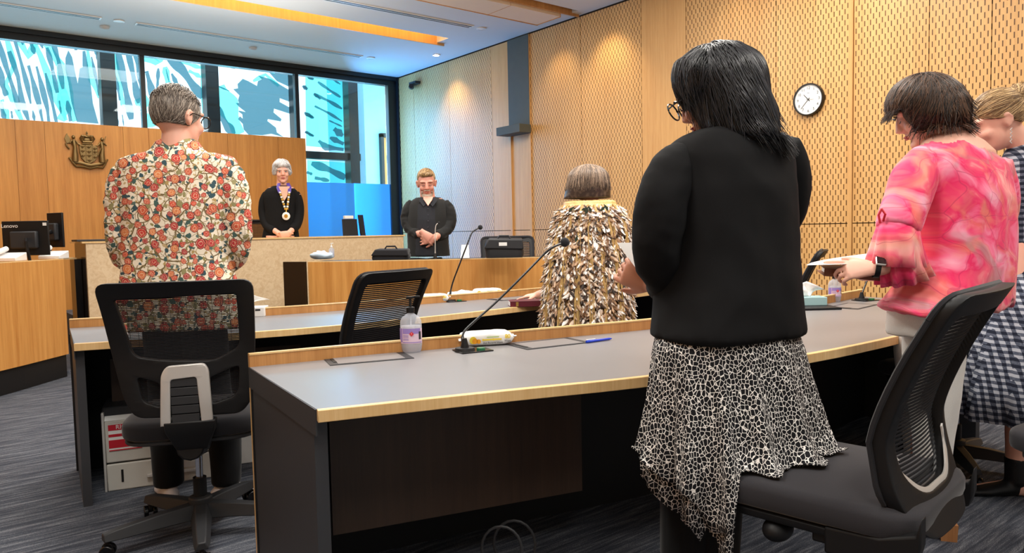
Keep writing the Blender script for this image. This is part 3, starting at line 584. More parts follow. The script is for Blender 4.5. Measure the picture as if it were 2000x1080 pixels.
def office_chair_b(label, loc, rz, group=None, lift=.07):
    t = thing('office_chair', label, 'chair', loc, group, rz); star_base(t, .32, R(18))
    def yb(x, z):
        u = (z-.42)/.58; return -.165-.06*(max(0, .38-u)/.38)**1.6-.165*(max(0, u-.38)/.62)**1.35+.45*x*x
    H_ = .975
    outer = rnd_poly([(-.245, H_+.005), (.245, H_+.005), (.235, .75), (.225, .5), (.15, .415), (-.15, .415), (-.225, .5), (-.235, .75)], [.05, .05, .2, .06, .07, .07, .06, .2])
    hole = rnd_poly([(-.206, H_-.045), (.206, H_-.045), (.2, .72), (.182, .565), (.1, .505), (-.1, .505), (-.182, .565), (-.2, .72)], [.03, .03, .2, .05, .05, .05, .05, .2])
    plate([outer, hole], .036, yb, 'back_frame', 'black', t)
    tr = rnd_poly([(-.189, .6), (-.182, .565), (-.1, .505), (.1, .505), (.182, .565), (.189, .6)], [0, .05, .05, .05, .05, 0])
    m = MB(); m.tube([(x, yb(x, z)-.012, z) for x, z in tr], [(.004, .012)]*len(tr), 6, True, 0, (0, 0, 1)); lpart(m, 'lower_trim', 'silver', t)
    m = MB(); z = .512
    while z < H_-.048:
        w = .205 if z > .72 else (.182+.018*(z-.565)/.155 if z > .565 else .1+.082*(z-.508)/.057); w += .004
        m.tube([(w*(i/5-1), yb(w*(i/5-1), z)+.01, z) for i in range(11)], [(.0035, .0016)]*11, 4, True, 0, (0, 0, 1)); z += .0096
    lpart(m, 'mesh_back', 'meshcloth', t)
    m = MB(); rim = outer+outer[:1]; m.tube([(x*.985, yb(x, z)+.019, z if z < .5 else z-.004) for x, z in rim if z > .5], [(.008, .012)]*len([1 for x, z in rim if z > .5]), 6, False, 0, (0, 1, 0)); lpart(m, 'edge_piping', 'seat', t)
    m = rounded_box(MB(), (0, .04, .462), (.5, .53, .07), .10); lpart(m, 'seat', 'seatgrey', t)
    m = rounded_box(MB(), (0, .03, .415), (.48, .48, .03), .1); lpart(m, 'seat_pan', 'black', t)
    m = MB()
    for s in (-1, 1): m.loft([[V((s*.225+dx, y, z+dz)) for dx, dz in ((-.02, -.035), (.02, -.035), (.02, .03), (-.02, .03))] for y, z in ((-.235, .47), (-.225, .43), (-.15, .405), (-.03, .4))])
    m.box((0, -.04, .395), (.46, .09, .03)); m.box((0, 0, .385), (.16, .26, .05)); lpart(m, 'back_bracket', 'black', t, bevel=.006)
    m = MB().cyl((0, 0, .3), (0, 0, .39), .03); lpart(m, 'column_top', 'black', t)
    m = MB().ell((-.2, .1, .375), (V((.05, 0, 0)), V((0, .035, 0)), V((0, 0, .03)))); lpart(m, 'adjuster_knob', 'black', t)
    for ch in t.children:
        if not ch.name.startswith(('star_base', 'caster', 'column_cover', 'gas_lift')): ch.location.z = lift
        if ch.name.startswith('gas_lift'): ch.scale.z = 1.1
    return t
def rz_of(f): return math.atan2(-f[0], f[1])
office_chair_a('black mesh back office chair with silver spine, behind the man in the floral jacket', (.852, 3.10, 0), rz_of((.40, .90)))
cb = office_chair_b('black office chair at right whose seat carries the hem of the spotted skirt', (1.851, .919, 0), rz_of((-.12, .99)))
def place(label, loc, f, s=1.):
    c = copy_tree(cb); c.location = loc; c.rotation_euler = (0, 0, rz_of(f)); c['label'] = label; c.scale = (s, s, s)
    for ch in c.children:
        if ch.location.z > .05: ch.location.z = .04
    return c
place('empty black mesh chair between the two council desks, behind the pump bottle', (1.73, 3.386, 0), (-.266, .959))
place('black chair seen edge on against the slotted wall right of the black blazer', (4.92, 2.98, 0), (-.44, .89))
place('black chair behind the timber desk with a dark bag propped before it', ld(-.03, 7.0+.35)+V((0, 0, 0)), (-.6, -.8), 1.12)
place('black chair on the platform just left of the grey haired woman', V((dp(527, 500, 9.1).x, dp(527, 500, 9.1).y, .38)), (.3, -1), 1.0)
place('black swivel chair mostly outside the frame at bottom right, one caster showing', ld(1.93, 2.22), (.1, 1))
place('black chair low behind the plaid dress at right', ld(2.15, 3.55), (.3, .95), .95)
# ---------------------------------------------------------------- desk things
def on(px, py, z=.7452): return at(px, py, z)
def grommet(px, py, ang, label, w=.3, d=.17):
    p = on(px, py); t = thing('desk_power_hatch', label, 'cable hatch', p, 'power hatches in the desk tops', ang)
    lpart(MB().box((0, 0, .001), (w, d, .002)), 'plate', 'grey_plastic', t, smooth=False); lpart(MB().box((0, -.004, .0024), (w-.06, d-.03, .0012)), 'flap', 'laminate', t, smooth=False)
    lpart(MB().box((-w/2+.025, 0, .0031), (.012, d-.09, .001)), 'finger_slot', 'black', t, smooth=False)
grommet(719, 700, R(-16), 'flush power hatch in the nearest desk left of the pump bottle'); grommet(1071, 671, R(-9), 'flush power hatch in the nearest desk beside the blue pen')
grommet(566, 610, R(-14), 'flush power hatch in the second desk right of the tissue box'); grommet(1000, 583, R(-3), 'flush power hatch in the second desk behind the gooseneck microphone'); grommet(1665, 598, R(6), 'flush power hatch at the right end of the nearest desk')
def gooseneck(pix, d0, d1, label, rbase=.008, tip=.018, plate_=True, foot=None):
    n = len(pix); pts = [dp(x, y, d0+(d1-d0)*i/(n-1)) for i, (x, y) in enumerate(pix)]
    fine = smoothline_3(pts); t = thing('gooseneck_microphone', label, 'microphone', pts[0]); L = len(fine)
    MB().tube(fine, [rbase*(1 if i < L*.06 else .5 if i > L*.2 else .7) for i in range(L)], 10).build('gooseneck', 'blackgloss', t)
    MB().sph(fine[-1], tip, 16).build('foam_head', 'seat', t)
    b = pts[0]; MB().lathe([(.0, 0), (.02, 0), (.018, .01), (.008, .05), (.0, .05)], b).build('collar', 'black', t)
    if plate_:
        MB().box(b+V((.03, -.01, .002)), (.13, .1, .004), Matrix.Rotation(R(-12), 3, 'Z')).build('base_plate', 'blackgloss', t, bevel=.001); MB().lathe([(.0, .004), (.04, .004), (.036, .014), (.0, .016)], b).build('base', 'black', t)
        MB().lathe([(.0, .004), (.017, .004), (.016, .012), (.0, .013)], b+V((.05, -.035, 0))).build('talk_button', plain('green_button', (30, 110, 70), .3), t)
    return t
def smoothline_3(p, it=3):
    p = [V(q) for q in p]
    for _ in range(it):
        o = [p[0]]
        for a, b in zip(p, p[1:]): o += [a*.75+b*.25, a*.25+b*.75]
        o.append(p[-1]); p = o
    return p
def depth_of(p): return p.x*.6257+p.y*.7755-(p.z-1.2)*.0616
b = on(908, 686); gooseneck([(908, 686), (901, 655), (915, 637), (968, 592), (1035, 525), (1073, 485), (1103, 473)], depth_of(b), 3.0, 'long gooseneck microphone on the nearest desk, its tip before the feather cloak', .009, .0195)
b = on(879, 589); gooseneck([(879, 589), (880, 562), (900, 510), (916, 468), (922, 452), (938, 444)], depth_of(b), 4.95, 'gooseneck microphone on the second desk among wipes and masks', .010, .0165)
b = dp(850, 505, 6.95); g = gooseneck([(850, 505), (850, 470), (850, 440), (857, 435)], 6.95, 6.95, 'thin silvery gooseneck microphone in front of the bearded man', .008, .011, False)
for c in g.children: c.data.materials[0] = MAT['silver'] if c.name.startswith('gooseneck') else c.data.materials[0]
b = on(1683, 587); gooseneck([(1683, 587), (1684, 572), (1692, 552), (1700, 530)], depth_of(b), 4.45, 'gooseneck microphone under the hands holding the book at right', .010, .015)
MAT['clear'] = film('cloudy_clear_plastic', (235, 238, 245), .32, (235, 240, 250)); MAT['gel'] = film('clear_gel', (244, 240, 238), .62, (245, 240, 240))
MAT['purple'] = plain('purple_label', (150, 128, 196), .4); MAT['pinkish'] = plain('pink_label', (222, 196, 214), .4); MAT['red'] = plain('hazard_red', (214, 40, 56), .4); MAT['teal'] = plain('pale_teal_card', (158, 196, 198), .5)
def pump_bottle(p, h, r, label, pump='black', rz=0., lab=True, s=1.):
    t = thing('pump_bottle', label, 'bottle', p, None, rz); s = h/.22
    def ob(prof, nm, mt): lpart(MB().loft([[V((rr*s*math.cos(2*PI*k/28), rr*s*.72*math.sin(2*PI*k/28), z*s)) for k in range(28)] for rr, z in prof]), nm, mt, t)
    ob([(.034, 0), (.038, .008), (.041, .03), (.041, .1), (.04, .118), (.033, .132), (.018, .143), (.013, .147), (.013, .152)], 'bottle_body', 'clear')
    ob([(.033, .002), (.036, .01), (.039, .03), (.039, .098), (.0385, .1)], 'gel', 'gel')
    lpart(MB().lathe([(.016*s, .15*s), (.016*s, .17*s), (.006*s, .173*s), (.005*s, .195*s), (.005*s, .21*s)]), 'pump_collar', pump, t)
    lpart(MB().box((.0, 0, .207*s), (.03*s, .016*s, .009*s)).box((.022*s, 0, .210*s), (.03*s, .009*s, .007*s)), 'pump_head', pump, t, bevel=.002)
    lpart(MB().tube([(0, 0, .15*s), (0, 0, .02*s)], .002*s, 8), 'dip_tube', 'white', t)
    if lab:
        def arc(a0, a1, z0, z1, nm, mt, e=.0006):
            n = 14; rr = .0413*s+e; vs = []; 
            for z in (z0, z1):
                for k in range(n+1): a = R(a0+(a1-a0)*k/n); vs.append(V((rr*math.cos(a), rr*.72*math.sin(a)-.0, z*s)))
            m = MB(); m.add(vs, [(k, k+1, n+2+k, n+1+k) for k in range(n)]); lpart(m, nm, mt, t, recalc=False)
        arc(190, 350, .035, .092, 'label', 'pinkish'); arc(190, 225, .04, .092, 'label_band', 'purple', .001); arc(228, 330, .072, .092, 'label_band', 'purple', .001); arc(228, 340, .038, .041, 'label_band', 'purple', .001)
        for z in (.066, .062, .058, .052, .048): arc(230, 262, z, z+.0018, 'print', 'purple', .0012)
        arc(318, 334, .05, .08, 'barcode', 'grey_plastic', .0012)
        M = frame((.006*s, -.0305*s, .072*s), (1, 0, 0), (0, 0, 1)); lpart(MB().prism([M @ V(q) for q in ((0, -.009, .0012), (.009, 0, .0012), (0, .009, .0012), (-.009, 0, .0012))], (0, -.0006, 0)), 'hazard_diamond', 'red', t, smooth=False)
        tb = text('!', .012, frame((.006*s, -.0325*s, .0725*s), (1, 0, 0), (0, 0, 1))); lpart(tb, 'hazard_mark', 'white', t, smooth=False)
    return t
pump_bottle(on(804, 687), .222, .04, 'clear pump bottle of hand sanitiser with black pump on the nearest desk', 'black', R(-39))
pump_bottle(on(1630, 589), .20, .04, 'clear sanitiser bottle with black cap beside the tissue box at right', 'black', R(-39))
pump_bottle(dp(648, 503, 7.15)+V((0, 0, .0)), .145, .03, 'small white pump bottle at the left end of the timber desk', 'white', 0, False)
# wipes packs
MAT['yellow'] = plain('lemon_print', (236, 206, 60), .5); MAT['orange'] = plain('orange_print', (240, 160, 30), .5); MAT['wrap'] = plain('glossy_white_wrap', (238, 238, 236), .28, nz=.03); MAT['olive'] = plain('green_print', (160, 190, 90), .5)
def wipes(p, rz, label, L=.215, s=1.):
    t = thing('wet_wipes_pack', label, 'wipes pack', p, None, rz); rings = []
    for i in range(21):
        u = i/20*2-1; e = (1-abs(u)**6)**.5 if abs(u) < 1 else 0; h = .055*(.08+.92*e); w = .105*(.8+.2*e); x = u*L/2
        if abs(u) > .93: h = .003
        ring = []
        for k in range(28):
            a = 2*PI*k/28; c, sn = math.cos(a), math.sin(a); c = math.copysign(abs(c)**.45, c); sn = math.copysign(abs(sn)**.55, sn)
            q = V((x, c*w/2, .028+sn*h/2)); q += V((0, 0, .0025))*noise.noise(q*40+p)*(sn > 0); q.y += .003*noise.noise(q*50); ring.append(q)
        rings.append(ring)
    m = MB().loft(rings)
    for u in (-1, 1):
        n = 16; vs = []
        for j in range(2):
            for k in range(n+1): vs.append((u*(L/2-.002+.012*j), (k/n-.5)*.088, .03+.002*(k % 2)+.005*math.sin(k*.7+u)))
        m.add(vs, [(k, k+1, n+2+k, n+1+k) for k in range(n)])
    lpart(m, 'wrapper', 'wrap', t)
    M = lambda x, z: frame((x, -.0555, z), (1, 0, 0), (0, 0, 1))
    lpart(text('80', .022, M(.078, .036), .0004, bold=.0006), 'number_print', 'yellow', t, smooth=False); lpart(text('Wipes', .0105, M(.078, .019), .0004), 'print', 'grey_plastic', t, smooth=False)
    lpart(text('Anti Bacterial Wipes', .0095, M(.018, .014), .0004), 'print', 'grey_plastic', t, smooth=False)
    for i in range(9):
        lpart(MB().box((-.022+i*.0098+(.003 if i > 3 else 0), -.0555, .0265), (.0062, .0008, .0085+.0015*(i % 2))), 'print', 'yellow', t, smooth=False) if i in (0, 4) else None
    lpart(MB().box((.016, -.0555, .0265), (.075, .0006, .006)), 'print_band', 'yellow', t, smooth=False); lpart(MB().box((.018, -.0555, .037), (.05, .0006, .0028)), 'print_band', 'olive', t, smooth=False)
    for dx, rr, mt in ((-.062, .0145, 'yellow'), (-.055, .011, 'orange'), (-.04, .009, 'orange')):
        F_ = frame((dx, -.0548, .023+(rr-.011)), (1, 0, 0), (0, 0, 1)); lpart(lathe_at(F_, [(rr, 0), (rr, .0006+.0004*(mt == 'orange'))], 20), 'fruit_print', mt, t)
    return t
wipes(on(945, 673)+V((.01, -.0, 0)), R(-25), 'yellow printed wet wipes pack on the nearest desk beside the microphone'); wipes(on(952, 578), R(-32), 'wet wipes pack on the second desk near the feather cloak'); wipes(on(845, 590), R(-32), 'wet wipes pack half hidden by the empty chair back on the second desk')
# pen, books, tissues, masks
t = thing('ballpoint_pen', 'blue ballpoint pen lying on the nearest desk', 'pen', on(1170, 668)); a, b = on(1145, 670.5)+UP*.006, on(1195, 664)+UP*.006
MB().tube([a, a.lerp(b, .1), a.lerp(b, .9), b], [.005, .006, .005, .0015], 12).build('barrel', 'blue_pen', t); MB().tube([a+UP*.008, a.lerp(b, .35)+UP*.007], .0015, 6).build('clip', 'white', t)
def book(p, ang, w, d, h, mt, label, tilt=None):
    t = thing('book', label, 'book', p, None, ang)
    lpart(MB().b2((-w/2, -d/2, 0), (w/2, d/2, .003)).b2((-w/2, -d/2, h-.003), (w/2, d/2, h)).b2((-w/2, -d/2, 0), (w/2, -d/2+.004, h)), 'cover', mt, t, bevel=.001); lpart(MB().b2((-w/2+.003, -d/2+.004, .003), (w/2-.004, d/2-.005, h-.003)), 'pages', 'paper', t, smooth=False); return t
MAT['maroon'] = plain('maroon_leather', (92, 28, 42), .4); MAT['tan'] = plain('brown_leather', (118, 66, 40), .5); MAT['gold'] = plain('gold_print', (206, 168, 90), .35, .7)
bk = book(on(1028, 597), R(-33), .21, .13, .034, 'maroon', 'maroon book on the second desk under the cloaked hand')
lpart(MB().b2((-.07, -.0662, .004), (-.055, -.0652, .03)), 'spine_title', 'gold', bk, smooth=False)
def tissue_box(p, ang, mt, w, d, h, label):
    t = thing('tissue_box', label, 'tissue box', p, None, ang); lpart(MB().b2((-w/2, -d/2, 0), (w/2, d/2, h)), 'carton', mt, t, bevel=.002)
    m = MB(); n = 9
    vs = []
    for j in range(n):
        for i in range(n):
            u, v = i/(n-1)-.5, j/(n-1); q = V((u*(.03+.16*v)+.02*v*v+.012*math.sin(v*5+u*4), .02*math.sin(u*9+v*3)*(.3+v)+.03*v*(u), h+v*.085-.10*abs(u)*v*v)); vs.append(q)
    m.add(vs, [(j*n+i, j*n+i+1, j*n+n+i+1, j*n+n+i) for j in range(n-1) for i in range(n-1)]); o = lpart(m, 'tissue', 'paper', t); o.modifiers.new('s', 'SOLIDIFY').thickness = .002; return t
tb = tissue_box(on(482, 617), R(-32), 'white', .22, .12, .052, 'white tissue box on the second desk beside the floral jacket')
lpart(MB().box((.075, -.061, .038), (.028, .0008, .01)), 'logo_print', 'grey_plastic', tb, smooth=False)
tb = tissue_box(on(1586, 600)+V((.0, .04, .012)), R(-40), 'teal', .2, .11, .045, 'pale teal tissue box on the nearest desk right of the black blazer')
o = MB().b2((-.13, -.1, 0), (.13, .1, .012)).build('folder', 'black', None, bevel=.003); o.location = on(1592, 603)+V((0, .03, 0)); o.rotation_euler = (0, 0, R(-36)); tag(o, 'flat black folder under the pale teal tissue box', 'folder')
def crumple(p, sx, sy, sz, mt, name, label, cat, seed):
    m = MB(); m.ell((0, 0, sz*.45), (V((sx, 0, 0)), V((0, sy, 0)), V((0, 0, sz*.55))), 26, 14); o = m.build(name, mt, None)
    for v in o.data.vertices: v.co *= 1+.35*noise.noise(v.co*22+V((seed, 0, 0))); v.co.z = max(0, v.co.z)
    o.location = p; tag(o, label, cat); return o
MAT['mask'] = plain('pale_blue_mask', (196, 216, 232), .8)
crumple(on(897, 582)+V((.02, 0, 0)), .11, .07, .05, 'mask', 'face_masks', 'crumpled pale blue face masks in a bag behind the second desk microphone', 'masks', 3)
crumple(on(683, 600), .09, .06, .03, 'mask', 'face_mask', 'pale blue mask on the second desk left of the empty chair', 'mask', 5)
crumple(dp(630, 506, 7.1), .11, .07, .075, 'mask', 'plastic_bag', 'crumpled clear plastic bag beside the small pump bottle', 'bag', 8)
# bags on the timber desk
def bag(p, ang, w, d, h, label, mt='seat', flap=True, seed=0):
    t = thing('bag', label, 'bag', p, None, ang); m = MB(); rings = []
    for i in range(9):
        z = i/8*h; s = 1-.12*(abs(i/8-.45)*2)**2; rings.append([V((x*s, y*s, z)) for x, y in rnd_poly([(-w/2, -d/2), (w/2, -d/2), (w/2, d/2), (-w/2, d/2)], .05, 4)])
    m.loft(rings); lpart(m, 'body', mt, t); 
    for v in t.children[0].data.vertices: v.co += v.co.normalized()*.012*noise.noise(v.co*18+V((seed, 0, 0)))
    if flap: lpart(MB().loft([[V((x, -d/2-.012, z)) for x, z in ((-w*.52, h*.5), (w*.5, h*.42), (w*.48, h*1.0), (-w*.4, h*1.05))], [V((x, d/2-.02, z)) for x, z in ((-w*.5, h*.7), (w*.5, h*.7), (w*.48, h*1.06), (-w*.38, h*1.1))]]), 'flap', mt, t, bevel=.012)
    lpart(MB().tube([(-.06, -.03, h), (-.04, -.03, h+.03), (.04, -.03, h+.03), (.06, -.03, h)], .008, 8), 'handle', mt, t); return t
bag(dp(765, 506, 6.95)+V((.0, .0, -.02)), R(-38), .34, .22, .11, 'flat black bag lying on the timber desk left of the bearded man', seed=2)
bg_ = bag(dp(985, 503, 6.5)+V((0, 0, -.0)), R(-38), .34, .14, .16, 'black bag with a white label card on the timber desk before the chair', 'grey_plastic', seed=6)
lpart(MB().box((-.01, -.086, .12), (.07, .002, .03)), 'name_card', 'white', bg_, smooth=False)
cd = MB(); cd.prism([(-.04, 0, 0), (.04, 0, 0), (.035, .03, .12), (-.03, .03, .12)], (0, .001, 0)); o = cd.build('card', 'paper', None, smooth=False); o.location = dp(908, 504, 6.7); o.rotation_euler = (0, 0, R(-38)); tag(o, 'upright white card on the timber desk left of the labelled bag', 'card')
# monitors
def monitor(p, ang, w, h, label, tilt=0., logo=None, arm=True):
    t = thing('computer_monitor', label, 'monitor', p, None, ang); T = Matrix.Translation((0, 0, .1)) @ Matrix.Rotation(tilt, 4, 'X')
    def bx(c, d, nm, mt, bv=.004):
        m = MB().box((0, 0, 0), d); m.v = [T @ (v+V(c)) for v in m.v]; lpart(m, nm, mt, t, bevel=bv)
    bx((0, 0, h/2), (w, .02, h), 'casing', 'black'); bx((0, -.03, h*.45), (w*.58, .045, h*.5), 'back_housing', 'grey_plastic', .012)
    lpart(MB().tube([(.03, -.06, .1+h*.45), (.06, -.12, .1+h*.4), (.08, -.1, 0.0)], [(.022, .012)]*3, 10), 'stand', 'black', t); lpart(MB().lathe([(.0, 0), (.1, 0), (.098, .01), (.0, .012)], (.04, -.04, 0)), 'base', 'black', t)
    if logo:
        tb = text(logo, .045, T @ frame((-w*.33, -.0115, h*.86), (1, 0, 0), (0, 0, 1))); lpart(tb, 'logo', 'white', t, smooth=False); bx((w*.43, -.011, h*.9), (.03, .002, .025), 'sticker', 'white', 0)
    return t
M0 = dp(57, 508, 6.15); M0.z = 1.035; monitor(M0+V((.0, .12, -.06)), R(-34), .37, .29, 'wide black monitor turned away on the left timber desk', 0, 'Lenovo')
M1 = dp(108, 506, 6.6); M1.z = 1.035; monitor(M1+V((.03, .1, 0)), R(-66), .22, .31, 'narrow edge on black monitor beside the wide one at left')
def phone(px, dep, label):
    p = dp(px, 505, dep); p.z = 1.036; t = thing('desk_phone', label, 'phone', p, None, R(-35)); m = MB().prism([(-.09, -.07, 0), (-.09, .09, 0), (-.09, .09, .07), (-.09, -.07, .03)], (.18, 0, 0)); lpart(m, 'body', 'white', t, bevel=.006)
    lpart(MB().tube([(-.06, -.06, .07), (-.06, .07, .1)], [.022, .022], 10), 'handset', 'white', t)
phone(18, 6.0, 'white phone at the far left edge of the left timber desk'); phone(104, 6.45, 'white phone behind the wide monitor stand')
mm = thing('computer_monitor', 'tilted black monitor seen from behind on the cream bench', 'monitor', (ax(685, 8.0), 8.0, 1.18)); X0, X1 = ax(667, 8.), ax(707, 8.)
MB().prism([(X0-.02, 7.9, 1.181), (X0+.17, 7.9, 1.181), (X0+.24, 8.06, 1.38), (X0+.05, 8.06, 1.38)], (.0, .02, .0)).build('casing', 'black', mm, bevel=.003)
MB().prism([(X1-.05, 7.95, 1.181), (X1-.02, 7.95, 1.181), (X1+.03, 8.1, 1.43), (X1+.0, 8.1, 1.43)], (.05, .0, .0)).build('stand', 'grey_plastic', mm, bevel=.003)
o = MB().b2((X0+.09, 8.07, 1.383), (X0+.2, 8.12, 1.42)).build('webcam', 'white', None, bevel=.004); tag(o, 'small white device resting on top of the bench monitor', 'webcam')
# copier under the second desk
pr = thing('photocopier', 'grey white printer with red sticker on the floor under the second desk', 'printer', (.655, 3.90, 0), None, math.atan2(-.266, .964))
MAT['putty'] = plain('putty_plastic', (196, 192, 184), .5)
lpart(MB().b2((0, 0, .0), (.50, .03, .13)).b2((0, .0, .137), (.50, .03, .34)), 'front_panel', 'putty', pr, bevel=.006); lpart(MB().b2((-.012, .03, 0), (.5, .32, .4)), 'body', 'grey_plastic', pr, bevel=.01); lpart(MB().b2((-.012, -.004, 0), (-.001, .03, .38)), 'side_trim', 'silver', pr, bevel=.003)
lpart(MB().prism([(0, .0, .34), (0, .1, .4), (0, .03, .34)], (.5, 0, 0)), 'top_lip', 'white', pr, smooth=False); lpart(MB().b2((.17, -.02, .05), (.4, -.001, .065)).b2((.22, -.004, .07), (.4, -.0005, .1)), 'tray_handle', 'silver', pr, bevel=.003); lpart(MB().b2((.06, -.003, .04), (.07, -.0005, .1)), 'level_slot', 'black', pr, smooth=False)
MAT['stred'] = plain('sticker_red', (190, 24, 44), .4)
lpart(MB().b2((.015, -.003, .195), (.155, -.0005, .32)), 'sticker', 'white', pr, smooth=False)
lpart(MB().b2((.015, -.004, .293), (.155, -.001, .32)).b2((.015, -.004, .262), (.155, -.001, .275)).b2((.015, -.004, .208), (.155, -.001, .247)).b2((.015, -.004, .195), (.155, -.001, .2)), 'sticker_band', 'stred', pr, smooth=False)
lpart(text('RICOH', .028, frame((.09, -.0048, .307), (1, 0, 0), (0, 0, 1))), 'logo', 'white', pr, smooth=False)
o = MB().b2((0, 0, 0), (.16, .12, .16)).build('white_box', 'white', None, bevel=.004); o.location = V((1.27, 3.9, 0)); o.rotation_euler = (0, 0, R(-16)); tag(o, 'small white box on the floor right of the printer', 'box')
# cables under the nearest desk
cb_ = MB()
for c, rr, dd in ((dp(980, 1075, 2.2), .06, .0), (dp(1005, 1065, 2.3), .065, .3)):
    cb_.tube([c+RT*(rr*math.cos(a/10*PI))+UP*(rr*1.15*math.sin(a/10*PI))+DV*(.02*a/10) for a in range(-6, 17)], .0045, 8)
o = cb_.build('cable', 'grey_plastic', None); tag(o, 'looped dark cables hanging under the nearest desk', 'cable')
# ---------------------------------------------------------------- people
def skin_mat(name, rgb):
    m = N(name); v = m.pos('Object'); a = m.noise(v, 40, 3); b = m.noise(v, 9, 2); c = lin(rgb)
    k = m.mix(b.outputs[0], c, (min(1, c[0]*1.08), c[1]*.82, c[2]*.78, 1)); m.col(k); m.set(.5, spec=.4); m.b.inputs['Subsurface Weight'].default_value = .12
    m.b.inputs['Subsurface Radius'].default_value = (.012, .005, .003); m.b.inputs['Subsurface Scale'].default_value = 1.; m.bump(a.outputs[0], .15, .001); return m.m
MAT['skin'] = skin_mat('skin_fair', (224, 180, 160)); MAT['skin_rosy'] = skin_mat('skin_rosy', (214, 160, 142)); MAT['skin_tan'] = skin_mat('skin_warm', (186, 136, 110))
MAT['lip_'] = plain('lips', (186, 100, 92), .4); MAT['eyew'] = plain('eye_white', (225, 220, 215), .2); MAT['iris'] = plain('iris', (60, 60, 70), .15)
def hair_mat(name, dark, light, rough=.38):
    m = N(name); t = m.n('ShaderNodeAttribute'); t.attribute_name = 'tone'; m.col(m.ramp(t.outputs['Fac'], [(.1, lin(dark)), (.9, lin(light))])); m.set(rough, spec=.5); return m.m
MAT['blacktop'] = fabric('black_suiting', (13, 13, 15), sc=1200, bump=.1, sheen=.0); MAT['blackshirt'] = fabric('charcoal_shirt', (40, 41, 46), sc=800); MAT['blackjkt'] = fabric('black_jacket_cloth', (34, 34, 34), sc=700)
MAT['trouser'] = fabric('black_trouser_cloth', (14, 15, 18)); MAT['whitetr'] = fabric('white_trouser_cloth', (226, 222, 218), sc=900)
def rotpos(m, k=.45):    # position turned so x runs across the room view, y away, then flattened to (x+.35y, z)
    p = m.pos('pos', (1, 1, 1), (0, 0, R(38.9))); s = m.n('ShaderNodeSeparateXYZ'); m.l(p, s.inputs[0]); c = m.n('ShaderNodeCombineXYZ')
    m.l(m.math('ADD', s.outputs[0], m.math('MULTIPLY', s.outputs[1], k)), c.inputs[0]); m.l(s.outputs[2], c.inputs[1]); return c.outputs[0]
def distort(m, v, sc, amt):
    n = m.noise(v, sc, 2); s = m.n('ShaderNodeVectorMath'); s.operation = 'SUBTRACT'; m.l(n.outputs[1], s.inputs[0]); s.inputs[1].default_value = (.5, .5, .5)
    k = m.n('ShaderNodeVectorMath'); k.operation = 'SCALE'; m.l(s.outputs[0], k.inputs[0]); k.inputs['Scale'].default_value = amt
    a = m.n('ShaderNodeVectorMath'); m.l(v, a.inputs[0]); m.l(k.outputs[0], a.inputs[1]); return a.outputs[0]
def shift(m, v, d):
    a = m.n('ShaderNodeVectorMath'); m.l(v, a.inputs[0]); a.inputs[1].default_value = d; return a.outputs[0]
def mk_floral():
    m = N('floral_cloth'); v = rotpos(m); c = lin((238, 226, 206))
    w = distort(m, v, 14, .06)
    e = m.vor(w, 15, 'DISTANCE_TO_EDGE', '2D'); c = m.mix(m.math('LESS_THAN', e.outputs['Distance'], .045), c, lin((118, 100, 66)))
    e = m.vor(distort(m, shift(m, v, (3, 1, 0)), 22, .04), 24, 'DISTANCE_TO_EDGE', '2D'); c = m.mix(m.math('MULTIPLY', m.math('LESS_THAN', e.outputs['Distance'], .04), .8), c, lin((150, 128, 92)))
    def dots(sc, off, rad, cols, dst=.012, dsc=60, ring=True):
        nonlocal c
        vv = distort(m, shift(m, v, off), dsc, dst); o = m.vor(vv, sc, 'F1', '2D', .75); d = o.outputs['Distance']
        s = m.n('ShaderNodeSeparateColor'); m.l(o.outputs['Color'], s.inputs[0]); r = m.math('MULTIPLY_ADD', s.outputs[0], rad*.5, rad*.7)
        f = m.math('DIVIDE', d, r); base = m.ramp(s.outputs[1], [(i/len(cols), lin(k)) for i, k in enumerate(cols)], 'CONSTANT')
        if ring:
            ang = m.math('ADD', m.math('MULTIPLY', f, 14.), m.math('MULTIPLY', m.noise(vv, 160, 2).outputs[0], 5.)); base = m.mix(m.math('MULTIPLY', m.math('GREATER_THAN', m.math('SINE', ang), .45), .5), base, lin((242, 214, 176)))
            base = m.mix(m.math('GREATER_THAN', f, .84), base, lin((130, 40, 38)))
        c = m.mix(m.math('LESS_THAN', f, 1.), c, base)
    dots(40, (.3, .7, 0), .25, [(92, 112, 104), (146, 136, 84), (178, 150, 96), (60, 84, 92), (198, 172, 128)], .03, 45, False)
    dots(21, (1.3, .2, 0), .23, [(58, 84, 92), (150, 142, 100), (70, 96, 90)], .03, 30, False)
    dots(19, (5.1, 2.2, 0), .27, [(196, 64, 58), (214, 80, 62), (176, 58, 66), (206, 96, 76)], .016, 70)
    dots(12.5, (2.2, 4.4, 0), .25, [(214, 120, 78), (196, 62, 56), (222, 134, 84), (204, 92, 66), (186, 54, 60)], .012, 80)
    m.col(c); m.set(.75, spec=.25); m.bump(m.noise(v, 900, 2).outputs[0], .2, .0005); return m.m
MAT['floral'] = mk_floral()
